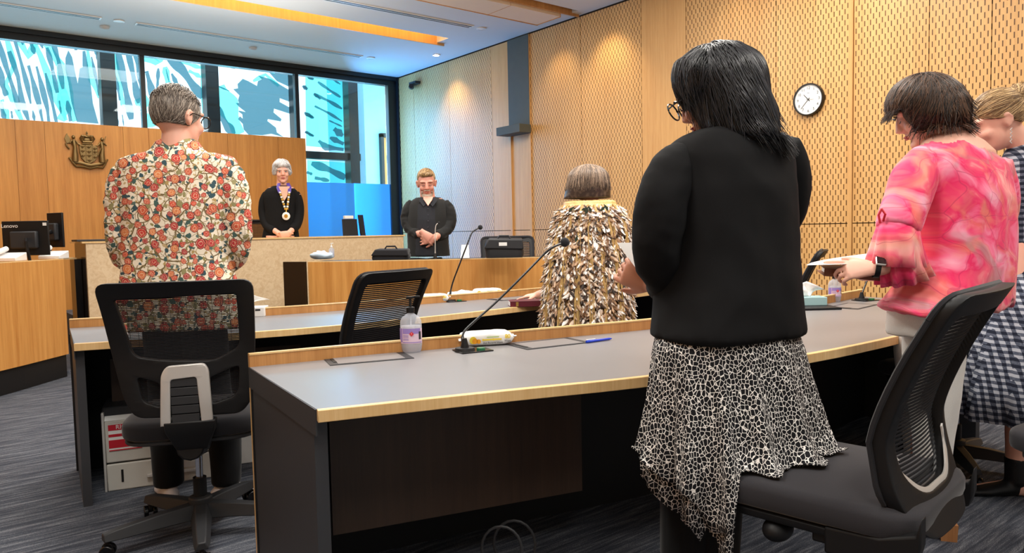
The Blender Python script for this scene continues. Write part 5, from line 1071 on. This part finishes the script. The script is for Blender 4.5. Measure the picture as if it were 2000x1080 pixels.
f_, u_, r_ = basis(hf, hu); HB = hair_mat('dark_brown_hair', (30, 19, 14), (104, 74, 54), .5)
hb = MB(); hb.ell(P.q(1806, 202, .0), (RT*.132, DV*.118, UP*.108), 28, 18); P.loft(hb, [(1808, 170, 60, .09, 0, 0), (1812, 200, 72, .12, 0, 0), (1822, 230, 62, .115, -.01, 0), (1838, 248, 44, .085, -.02, 0)], e=2.1)
def trim(p, n):
    l = p-hc; z = l.dot(u_); y = l.dot(f_)
    return p-f_*max(0, (y-.062))*.75 if z < .045 and y > .062 else p
core = remesh(hb, 'hair', HB, rt, .008, 3, trim); tonecore(core, .1)
crown = P.q(1815, 140, 0)
def dbr(p, t):
    l = p-crown; la = l.dot(RT); return V((0, 0, -.8))+RT*(la*6+.15)
vs = pick(core.data, lambda p, n: p.z > P.q(0, 235).z and (p-hc).dot(f_) < .1, None)
strands(rt, core.data, vs, dbr, .17, HB, 3000, .013, .003, .0015, cover=.15, seed=8, jit=.45)
vs = pick(core.data, lambda p, n: p.z < P.q(0, 210).z and (p-hc).dot(RT) > -.02, None)
strands(rt, core.data, vs, lambda p, t: V((0, 0, -.6))+RT*(.9 if (p-hc).dot(RT) > .06 else -.1)-DV*.2, .11, HB, 420, .011, .004, .0016, cover=.06, seed=9, jit=.5, grav=.1)
face(rt, hc, hf, hu, 1., True, 'iris')
w0 = P.q(1700, 519, -.135); d = P.dir((-.8, .2, -.12)); wt = thing('wristwatch', 'black faced smart watch on the wrist above the brown book', 'watch', w0)
wa = P.dir((-.93, .25, .1)); s1 = UP*.9+DV*-.1; s1 = (s1-wa*s1.dot(wa)).normalized(); s2 = wa.cross(s1); cw = P.q(1712, 523.5, -.165)
MB().loft([[cw+wa*o+s1*(.032*math.cos(k/24*2*PI)+(.0025 if e else 0)*math.cos(k/24*2*PI))+s2*(.034*math.sin(k/24*2*PI)) for k in range(24)] for o, e in ((-.009, 0), (-.009, 1), (.009, 1), (.009, 0))], False).build('strap', 'black', wt)
fc = cw+(s1*.75-DV*.65).normalized()*.036; nn = (s1*.75-DV*.65).normalized(); sx = nn.cross(wa).normalized(); BM_ = Matrix((wa, sx, nn)).transposed()
MB().box(fc, (.033, .04, .010), BM_).build('case', 'silver', wt, bevel=.004); MB().box(fc+nn*.0052, (.028, .034, .001), BM_).build('screen', 'blackgloss', wt, smooth=False)
# book and paper in the hands
B0 = P.q(1659, 531, -.055); bd = P.dir((-.95, .2, .10)); bn = P.dir((.06, -.1, 1)); bt = bn.cross(bd).normalized(); BMx = Matrix((bd, bt, bn)).transposed()
bk2 = thing('book', 'brown book held flat in the hands of the person in pink', 'book', B0)
MB().box(B0+bn*.013, (.2, .14, .003), BMx).box(B0-bn*.013, (.2, .14, .003), BMx).box(B0+bt*.069, (.2, .003, .028), BMx).build('cover', 'tan', bk2, bevel=.001); MB().box(B0, (.165, .13, .024), BMx).build('pages', 'paper', bk2, smooth=False)
MB().box(B0+bt*.0715+bd*.038, (.004, .001, .018), BMx).box(B0+bt*.0715+bd*.048, (.003, .001, .018), BMx).build('spine_print', 'gold', bk2, smooth=False)
pm = MB(); nx = 14; vs_ = []
for i in range(nx+1):
    u = i/nx
    for e in (0, 1): 
        q = P.q(1575+(1700-1575)*u, 518-(4*u if not e else .5+23*u**.65), -.16 if not e else -.16+.3*u**.5); vs_.append(q)
pm.add(vs_, [(2*i, 2*i+1, 2*i+3, 2*i+2) for i in range(nx)]); o = pm.build('sheet_of_paper', 'paper', None); tag(o, 'white sheet of paper lying on the brown book in the hands at right', 'paper')
# ================= woman in check dress at the right edge
P = Per('person at the right edge in grey and navy check dress, fair hair pinned up', 3.2, 2025); rt = P.root; P.yaw = R(25)
hc = P.q(1946, 238, .0); hf = P.dir((-.88, .22, -.40)); hu = P.dir((-.36, .08, .92)); b = MB(); head(b, hc, hf, hu, 1.02); P.tube(b, [(1955, 240, 0), (1990, 275, 0), (2012, 305, 0)], [.052, .052, .07])
P.loft(b, [(2015, 295, 40, .06), (2020, 330, 62, .09), (2028, 450, 60, .1), (2030, 560, 70, .1)]); fe = list(legs(P, b, 0, .85, .0, (1990, 2055), r=(.085, .065, .05, .04)))
P.tube(b, [(2085, 340, 0), (2090, 450, .05), (2020, 500, .22), (1960, 505, .25)], [.045, .04, .035, .028]); hand(b, P.q(1955, 505, .25), P.dir((-1, 0, 0)), P.dir((0, 0, 1)), 1, .5)
for f in fe: foot(b, f, P.dir((-.9, .3, 0)))
remesh(b, 'body', 'skin', rt, .0075, 3)
j = MB(); P.loft(j, [(2012, 284, 34, .075), (2016, 296, 48, .09), (2022, 315, 64, .11), (2028, 350, 70, .125), (2032, 420, 68, .12), (2034, 500, 66, .12), (2034, 560, 76, .13)]); remesh(j, 'dress_top', 'plaid', rt, .012, 2, folds(.004, 12))
sk = MB(); rows = [(2034, 540, 74, .13, 0), (2030, 600, 92, .16, 0), (2024, 670, 112, .2, 0), (2018, 740, 128, .23, 0), (2014, 808, 138, .25, 0)]; sk.loft(skirt_rings(P, rows, 0, 96, .022, 11), False); o = sk.build('dress_skirt', 'plaid', rt, ang=180); o.modifiers.new('s', 'SOLIDIFY').thickness = .003
s_ = MB(); P.tube(s_, [(2075, 325, .0), (2092, 380, .0), (2090, 450, .05), (2030, 500, .2)], [.055, .062, .058, .05]); remesh(s_, 'sleeve', 'plaid', rt, .012, 2, folds(.005, 12))
for f in fe: s_ = MB(); foot(s_, f, P.dir((-.95, .1, 0)), 1.12); s_.tube([f+UP*.06, f+UP*.13, f+UP*.17], [.045, .046, .048], 14); remesh(s_, 'ankle_boot', 'black', rt, .007, 2)
f_, u_, r_ = basis(hf, hu); HB = hair_mat('fair_hair', (112, 84, 56), (222, 186, 136), .4)
hb = MB(); hb.ell(hc-f_*.022+u_*.034, (r_*.086, f_*.106, u_*.102), 28, 18); hb.ell(hc-f_*.12+u_*.07, (r_*.04, f_*.045, u_*.04))
def cut2(p, n):
    l = p-hc; z = l.dot(u_); y = l.dot(f_); lim = .012+(y*.45 if y > 0 else y*.7); return p if z > lim else p-n*min(.035, (lim-z)*1.2)
core = remesh(hb, 'hair', HB, rt, .007, 2, cut2); tonecore(core, .3)
vs = pick(core.data, lambda p, n: (p-hc).dot(u_) > -.0 and (p-hc).dot(f_) < .085, None)
strands(rt, core.data, vs, lambda p, t: -f_*1.-u_*.05+u_*.25*((p-hc).dot(u_) < .05), .15, HB, 1300, .012, .002, .0013, seed=11, jit=.25)
bun = hc-f_*.13+u_*.075
vs = pick(core.data, lambda p, n: (p-bun).length < .05, None)
strands(rt, core.data, vs, lambda p, t: u_*.6-f_*.5+r_*.3, .07, HB, 420, .009, .003, .0013, cover=.055, seed=12, jit=.9)
face(rt, hc, hf, hu, 1.02, True, 'tan'); e0 = hc-r_*.082-f_*.010-u_*.045
MB().tube([e0+UP*-.008*i+RT*(.004*(-1)**i) for i in range(9)], .0022, 6).build('earring', 'silver', rt)
# ================= woman in feather cloak
P = Per('person from behind in feathered cloak with golden fibre collar, straight brown bobbed hair', 4.4, 1150); rt = P.root; P.yaw = 0
hc = P.q(1150, 362, .0); hf = P.dir((-.1, .98, -.12)); hu = P.dir((0, .1, 1)); b = MB(); head(b, hc, hf, hu, .98); P.tube(b, [(1150, 368, 0), (1152, 395, 0), (1152, 420, 0)], [.052, .055, .075])
P.loft(b, [(1152, 410, 30, .07), (1152, 430, 50, .09), (1152, 520, 44, .1), (1150, 620, 50, .11)]); P.tube(b, [(1100, 440, 0), (1092, 500, .03), (1086, 545, .12), (1072, 570, .27), (1048, 577, .36)], [.045, .04, .036, .03, .026])
P.tube(b, [(1205, 440, 0), (1212, 500, .03), (1200, 560, .1), (1180, 580, .25)], [.045, .04, .036, .03]); hand(b, P.q(1052, 576, .36), P.dir((-1, .15, -.12)), P.dir((0, 0, -1)), 1, .12, 1.); hand(b, P.q(1175, 580, .25), P.dir((-.7, .6, -.2)), P.dir((0, 0, -1)), -1, .2)
for f in legs(P, b, 0, .8, 0, (1120, 1180), r=(.09, .07, .05, .04)): foot(b, f, P.dir((0, 1, 0)))
remesh(b, 'body', 'skin', rt, .0075, 3)
rows = [(1152, 398, 45, .12, 0), (1153, 410, 56, .14, 0), (1154, 425, 65, .16, 0), (1154, 450, 71, .17, 0), (1150, 500, 77, .19, 0), (1148, 560, 82, .20, 0), (1147, 620, 86, .21, 0), (1146, 700, 92, .21, 0), (1146, 800, 96, .21, 0)]
MAT['fibre'] = wood('golden_fibre', (186, 146, 84), (230, 196, 132), 'w', freq=80)
cl = MB(); P.loft(cl, rows, n=48); core = remesh(cl, 'cloak', MAT['tan'] if False else fabric('woven_cloak_ground', (120, 92, 58)), rt, .014, 2)
bv = BVHTree.FromPolygons([v.co.copy() for v in core.data.vertices], [tuple(p.vertices) for p in core.data.polygons])
def fm():
    m = N('feather'); t = m.n('ShaderNodeAttribute'); t.attribute_name = 'tone'
    m.col(m.ramp(t.outputs['Fac'], [(0, lin((30, 24, 22))), (.14, lin((62, 46, 36))), (.30, lin((130, 92, 60))), (.46, lin((182, 146, 112))), (.62, lin((220, 200, 180))), (.8, lin((244, 236, 228)))])); m.set(.6, spec=.3); m.b.inputs['Sheen Weight'].default_value = .3; return m.m
rs = random.Random(21); ft = MB(); ztop = P.q(0, 426).z; zbot = P.q(0, 800).z
def surf(th, z):
    o = V((P.o.x, P.o.y, z)); d = RT*math.sin(th)-DV*math.cos(th); loc, nr, ix, ds = bv.ray_cast(o+d*.9, -d); return loc, nr
def feather(p, nr, d, L, W, tone, lift, curl):
    d = (d-nr*d.dot(nr)).normalized(); s = d.cross(nr); vs = []; N_ = 5
    for i in range(N_+1):
        u = i/N_; w = W*math.sin(PI*min(1, .12+u*.88))**.7; q = p+d*(L*u)+nr*(lift+curl*u*u*L+.004); vs += [q-s*w-nr*.003, q+nr*.003, q+s*w-nr*.003]
    o = len(ft.v); ft.add(vs, [f for i in range(N_) for f in ((3*i, 3*i+1, 3*i+4, 3*i+3), (3*i+1, 3*i+2, 3*i+5, 3*i+4))], 0, tone)
    for i in range(N_+1):
        for j in range(3): ft.c[o+3*i+j] = max(0, min(1, tone+(.25*(1-i/N_)-.1 if j != 1 else .1)))
bands = 15
for _ in range(8200):
    th = rs.uniform(-PI, PI); z = zbot+(ztop-zbot)*rs.random()**.8; fr = (th/(2*PI)*bands) % 1
    fr = (fr+.09*math.sin(z*9+th*5)) % 1
    if z < P.q(0, 448).z and (fr < .12 or fr > .88) and rs.random() < .85: continue
    loc, nr = surf(th, z)
    if loc is None: continue
    s_ = nr.cross(UP); sd = 1 if fr > .5 else -1; tone = rs.choice((.0, .08, .12, .2, .25, .3, .35, .4, .45, .5, .6, .75, .85, .9, .95)); d = -UP+s_*rs.uniform(-1.3, 1.3)
    feather(loc, nr, d, rs.uniform(.028, .064), rs.uniform(.006, .0125), tone, rs.uniform(.002, .012), rs.uniform(-.1, .5))
ft.build('feathers', fm(), rt, color=True, ang=180, recalc=False)
gb = MB()
for bnd in range(bands):
    for k in range(13):
        th = (bnd+rs.uniform(-.17, .17))/bands*2*PI; pts = []; z = ztop+.03; dl = 0
        while z > zbot+rs.uniform(0, .1):
            dl += rs.uniform(-.007, .007); loc, nr = surf(th+dl, z)
            if loc: pts.append(loc+nr*(.010+.012*rs.random()))
            z -= .035
        if len(pts) > 2: gb.tube(pts, .0022, 4, False)
gb.build('fibre_tassels', 'fibre', rt, ang=180, recalc=False)
cb2 = MB(); P.loft(cb2, [(1152, 391, 47, .11, 0), (1152, 400, 52, .135, 0), (1153, 408, 57, .15, 0), (1153, 417, 63, .165, 0), (1153, 423, 66, .168, 0)], n=48)
remesh(cb2, 'collar', 'fibre', rt, .009, 1, lambda p, n: p+n*(.006*math.sin(p.z*260)*.5+.004*noise.noise(p*120)))
cs = MB()
for i in range(420):
    th = i/420*2*PI; z0 = P.q(0, 392).z+rs.uniform(-.006, .008); p0, n0 = surf(th, P.q(0, 404).z); p1, n1 = surf(th+rs.uniform(-.06, .06), P.q(0, 420).z)
    if p0 and p1: q0 = V((p0.x, p0.y, z0)); cs.tube([q0+n0*.012-V((n0.x, n0.y, 0))*.02, p0+n0*.02, p1+n1*.018], .0019, 4, False)
cs.build('collar_fringe', 'fibre', rt, ang=180, recalc=False)
HB = hair_mat('brown_streaked_bob', (54, 40, 34), (186, 158, 134), .42); hb = MB(); hb.ell(P.q(1149, 352, 0), (RT*.124, DV*.12, UP*.092), 28, 18); P.loft(hb, [(1149, 340, 34, .1, 0), (1149, 355, 41, .12, 0), (1148, 372, 44, .12, 0), (1147, 388, 46, .11, 0)], e=2.2)
core = remesh(hb, 'hair', HB, rt, .008, 2); tonecore(core, .1); crown = P.q(1150, 325, 0); vs = pick(core.data, lambda p, n: p.z > P.q(0, 352).z, None); ze = P.q(0, 389).z
strands(rt, core.data, vs, lambda p, t: V((0, 0, -1))+(p-crown)*V((3, 3, 0)).x*.8, lambda p, r: max(.04, (p.z-ze)*1.22+.03*r.random()+.04*max(0, (crown-p).length*0)), HB, 1900, .012, .002, .0014, seed=14, jit=.08)
for px_, py_, a in ((1146, 412, .4), (1152, 408, -.5), (1142, 408, 1.2), (1178, 407, .8), (1184, 405, -.6), (1116, 408, .9), (1126, 466, .3)):
    m = MB(); c = P.q(px_, py_, -.19 if py_ < 440 else -.25); d = RT*math.sin(a)+UP*math.cos(a); s_ = RT*math.cos(a)-UP*math.sin(a); m.prism([c-d*.022, c-d*.005+s_*.009, c+d*.024, c-d*.005-s_*.009], DV*.002); m.build('leaf', plain('dark_green_leaf', (40, 56, 42), .4), rt)
# ================= grey haired woman with chain
P = Per('person with short silver hair in black suit wearing a gold ceremonial chain on purple ribbon', 8.45, 549, .38); rt = P.root
hc = P.q(551, 336, 0); hf = P.dir((.36, -.92, -.10)); hu = P.dir((0, -.05, 1)); b = MB(); head(b, hc, hf, hu, 1.06); P.tube(b, [(551, 342, 0), (550, 358, .01), (549, 372, .02)], [.056, .054, .07])
P.loft(b, [(549, 366, 24, .07), (549, 380, 27, .1), (549, 430, 24, .1), (548, 480, 28, .11)]); P.tube(b, [(519, 380), (515, 410), (520, 438, -.05), (538, 452, -.16), (548, 457, -.2)], [.045, .04, .036, .03, .025]); P.tube(b, [(580, 380), (584, 410), (580, 438, -.05), (570, 450, -.16), (563, 455, -.2)], [.045, .04, .036, .03, .025])
hand(b, P.q(546, 457, -.2), P.dir((.9, -.1, -.1)), P.dir((0, 1, 0)), -1, .4, 1.1); hand(b, P.q(565, 455, -.22), P.dir((-.85, -.1, -.3)), P.dir((0, 1, .1)), 1, .5, 1.1)
for f in legs(P, b, 0, 1.2, 0, (540, 558), .38, r=(.085, .07, .05, .04)): foot(b, f, P.dir((.2, -1, 0)))
remesh(b, 'body', 'skin', rt, .0055, 2)
j = MB(); P.loft(j, [(549, 363, 14, .075, .02), (549, 368, 26, .09, .01), (549, 374, 32, .105), (549, 385, 33, .12), (549, 410, 30, .125), (549, 440, 31, .13), (548, 470, 36, .14), (548, 500, 38, .14)]); remesh(j, 'jacket', 'blacktop', rt, .011, 3, folds(.004, 9))
for a in ([(523, 377), (515, 395), (514, 418), (521, 442, -.06), (536, 452, -.15)], [(576, 377), (584, 395), (585, 418), (580, 440, -.06), (570, 449, -.15)]):
    s_ = MB(); P.tube(s_, a, [.048, .056, .055, .05, .04]); remesh(s_, 'sleeve', 'blacktop', rt, .011, 2, folds(.005, 14))
m = MB(); m.prism([P.q(544, 364, -.125), P.q(566, 364, -.125), P.q(560, 384, -.14), P.q(555, 392, -.143)], DV*.01); m.build('neckline', 'skin', rt)
for s0, pts in ((0, [(545, 358, -.06), (543, 366, -.12), (547, 376, -.135)]), (1, [(562, 358, -.06), (566, 366, -.12), (565, 376, -.135)])): MB().tube([P.q(*q) for q in pts], [(.019, .003)]*3, 8, True, 0, tuple(RT)).build('ribbon', plain('purple_ribbon', (72, 50, 150), .5), rt)
MAT['goldm'] = plain('polished_gold', (232, 190, 96), .25, .8)
for (a, b_) in (((547, 376), (557, 408)), ((565, 376), (561, 408))):
    for i in range(8): u = i/7; c = P.q(a[0]+(b_[0]-a[0])*u, a[1]+(b_[1]-a[1])*u, -.142); MB().box(c, (.024, .006, .02), Matrix.Rotation(R(-39), 3, 'Z')).build('chain_link', 'goldm' if i % 2 else 'white', rt, bevel=.003)
M_ = frame(P.q(559, 422, -.155), tuple(RT), (0, 0, 1)); lathe_at(M_, [(.0, 0), (.042, 0), (.045, .004), (.04, .008), (.0, .008)], 24).build('medallion', 'white', rt); lathe_at(M_, [(.0, .008), (.022, .008), (.02, .013), (.0, .014)], 20).build('medallion_centre', 'goldm', rt); MB().cyl(P.q(559, 408, -.15), P.q(559, 416, -.155), .006).build('medallion_bail', 'goldm', rt)
HB = hair_mat('silver_hair', (186, 186, 190), (250, 250, 252), .4); f_, u_, r_ = basis(hf, hu); hb = MB(); hb.ell(hc-f_*.03+u_*.048, (r_*.096, f_*.105, u_*.098), 24, 16); hb.ell(hc+f_*.045+u_*.085, (r_*.08, f_*.05, u_*.035))
for k in (-1, 1): hb.ell(hc+r_*(k*.082)-f_*.01+u_*.012, (r_*.018, f_*.04, u_*.045))
core = remesh(hb, 'hair', HB, rt, .008, 2, folds(.006, 20, .002, 50, (1, 1, 1))); tonecore(core, .6); vs = pick(core.data, lambda p, n: True, None); strands(rt, core.data, vs, lambda p, t: -u_*.5+f_*.2+r_*((p-hc).dot(r_))*12, .07, HB, 800, .011, .003, .002, seed=15, jit=.5)
face(rt, hc, hf, hu, 1.06, False, 'silver')
# ================= bearded man in black
P = Per('person in open black jacket and dark shirt, fair hair and short beard, hands clasped', 7.25, 836); rt = P.root
hc = P.q(833, 358, -.02); hf = P.dir((.12, -.95, -.26)); hu = P.dir((0, -.25, 1)); b = MB(); head(b, hc, hf, hu, 1.12); P.tube(b, [(833, 365, 0), (835, 382, .01), (836, 396, .02)], [.07, .072, .085])
P.loft(b, [(836, 388, 28, .08), (836, 400, 32, .11), (836, 450, 30, .13), (837, 500, 32, .13)]); P.tube(b, [(801, 400), (796, 430), (804, 452, -.06), (822, 458, -.18), (830, 456, -.23)], [.05, .045, .04, .034, .028]); P.tube(b, [(872, 400), (877, 430), (870, 452, -.06), (852, 462, -.18), (846, 466, -.22)], [.05, .045, .04, .034, .028])
hand(b, P.q(826, 454, -.23), P.dir((.75, -.1, -.6)), P.dir((-.1, 1, 0)), -1, .5, 1.1); hand(b, P.q(848, 466, -.22), P.dir((-.9, -.05, -.1)), P.dir((0, 1, 0)), 1, .5, 1.1)
for f in legs(P, b, 0, .88, 0, (822, 852), r=(.095, .075, .055, .045)): foot(b, f, P.dir((0, -1, 0)))
remesh(b, 'body', 'skin_rosy', rt, .0055, 2)
j = MB(); P.loft(j, [(836, 391, 19, .10, .02), (836, 395, 24, .13, .01), (836, 401, 27, .15, .0), (836, 430, 27, .18), (836, 470, 29, .185), (837, 500, 32, .18)]); remesh(j, 'shirt', 'blackshirt', rt, .010, 2, folds(.003, 20))
def halfjacket(sg):
    m = MB(); rings = []
    for cx, py, hw, hd in ((836, 386, 24, .10), (836, 393, 35, .13), (836, 402, 40, .155), (836, 430, 41, .18), (836, 470, 40, .19), (838, 500, 41, .19)):
        c = P.q(cx, py, .01); w = hw*P.k; ring = []; g = .34+(py-384)/500
        for th in [g+(PI-g)*i/14 for i in range(15)]: ring.append(c+RT*(sg*w*math.sin(th))-DV*(hd*math.cos(th)))
        for th in [g+(PI-g)*i/14 for i in range(14, -1, -1)]: ring.append(c+RT*(sg*(w-.014)*math.sin(th))-DV*((hd-.014)*math.cos(th)))
        rings.append(ring)
    m.loft(rings); o = m.build('jacket_front', 'blackjkt', rt, ang=60)
    for v in o.data.vertices: v.co += V((1, 1, 0))*.006*noise.noise(v.co*14)
halfjacket(1); halfjacket(-1)
for a in ([(808, 396), (797, 412), (794, 434), (805, 453, -.06), (820, 457, -.16)], [(866, 396), (877, 412), (880, 434), (870, 453, -.06), (853, 461, -.16)]):
    s_ = MB(); P.tube(s_, a, [.052, .064, .062, .054, .044]); remesh(s_, 'sleeve', 'blackjkt', rt, .011, 2, folds(.008, 14, .002, 30, (1, 1, 1.5)))
for sg in (-1, 1): m = MB(); m.prism([P.q(836+sg*3, 398, -.155), P.q(836+sg*14, 383, -.10), P.q(836+sg*18, 392, -.14), P.q(836+sg*9, 404, -.165)], DV*.008); m.build('collar', 'blackshirt', rt, bevel=.003)
m = MB(); m.prism([P.q(826, 384, -.10), P.q(846, 384, -.10), P.q(844, 390, -.15), P.q(836, 402, -.175), P.q(828, 390, -.15)], DV*.012); m.build('neckline', 'skin_rosy', rt)
for i in range(6): MB().sph(P.q(836, 408+i*12, -.187-.0*i), .005, 8).build('button', 'iris', rt)
t_ = MB(); 
for fx in (822, 852): f = P.q(fx, 700, 0); f.z = 0; t_.tube([V((P.o.x*.5+f.x*.5, P.o.y*.5+f.y*.5, .95)), V((f.x, f.y, .5)), V((f.x, f.y, .06))], [.13, .09, .075], 14)
remesh(t_, 'trousers', 'trouser', rt, .014, 2)
HB = hair_mat('sandy_hair', (120, 90, 56), (206, 170, 120), .4); f_, u_, r_ = basis(hf, hu); hb = MB(); hb.ell(hc-f_*.034+u_*.05, (r_*.087, f_*.1, u_*.09), 24, 16); hb.ell(hc+f_*.045+u_*.098, (r_*.066, f_*.042, u_*.026))
core = remesh(hb, 'hair', HB, rt, .008, 2); tonecore(core, .4); vs = pick(core.data, lambda p, n: (p-hc).dot(u_) > 0, None); strands(rt, core.data, vs, lambda p, t: -u_*.4+f_*.5+r_*.3, .07, HB, 800, .011, .002, .002, seed=16, jit=.3)
hb = MB(); hb.ell(hc+f_*.066-u_*.112, (r_*.054, f_*.042, u_*.034)); hb.ell(hc+f_*.108-u_*.048, (r_*.034, f_*.012, u_*.008)); hb.tube([hc+r_*.05+f_*.06-u_*.10, hc+r_*.045+f_*.085-u_*.06], .010, 8); hb.tube([hc-r_*.05+f_*.06-u_*.10, hc-r_*.045+f_*.085-u_*.06], .010, 8)
core = remesh(hb, 'beard', hair_mat('grey_fair_beard', (150, 128, 108), (206, 190, 172)), rt, .006, 2); tonecore(core, .5)
face(rt, hc, hf, hu, 1.12, True, 'tan', False); MB().ell(hc+f_*.112-u_*.064, (r_*.022, f_*.006, u_*.003), 12, 6).build('mouth', 'lip_', rt)
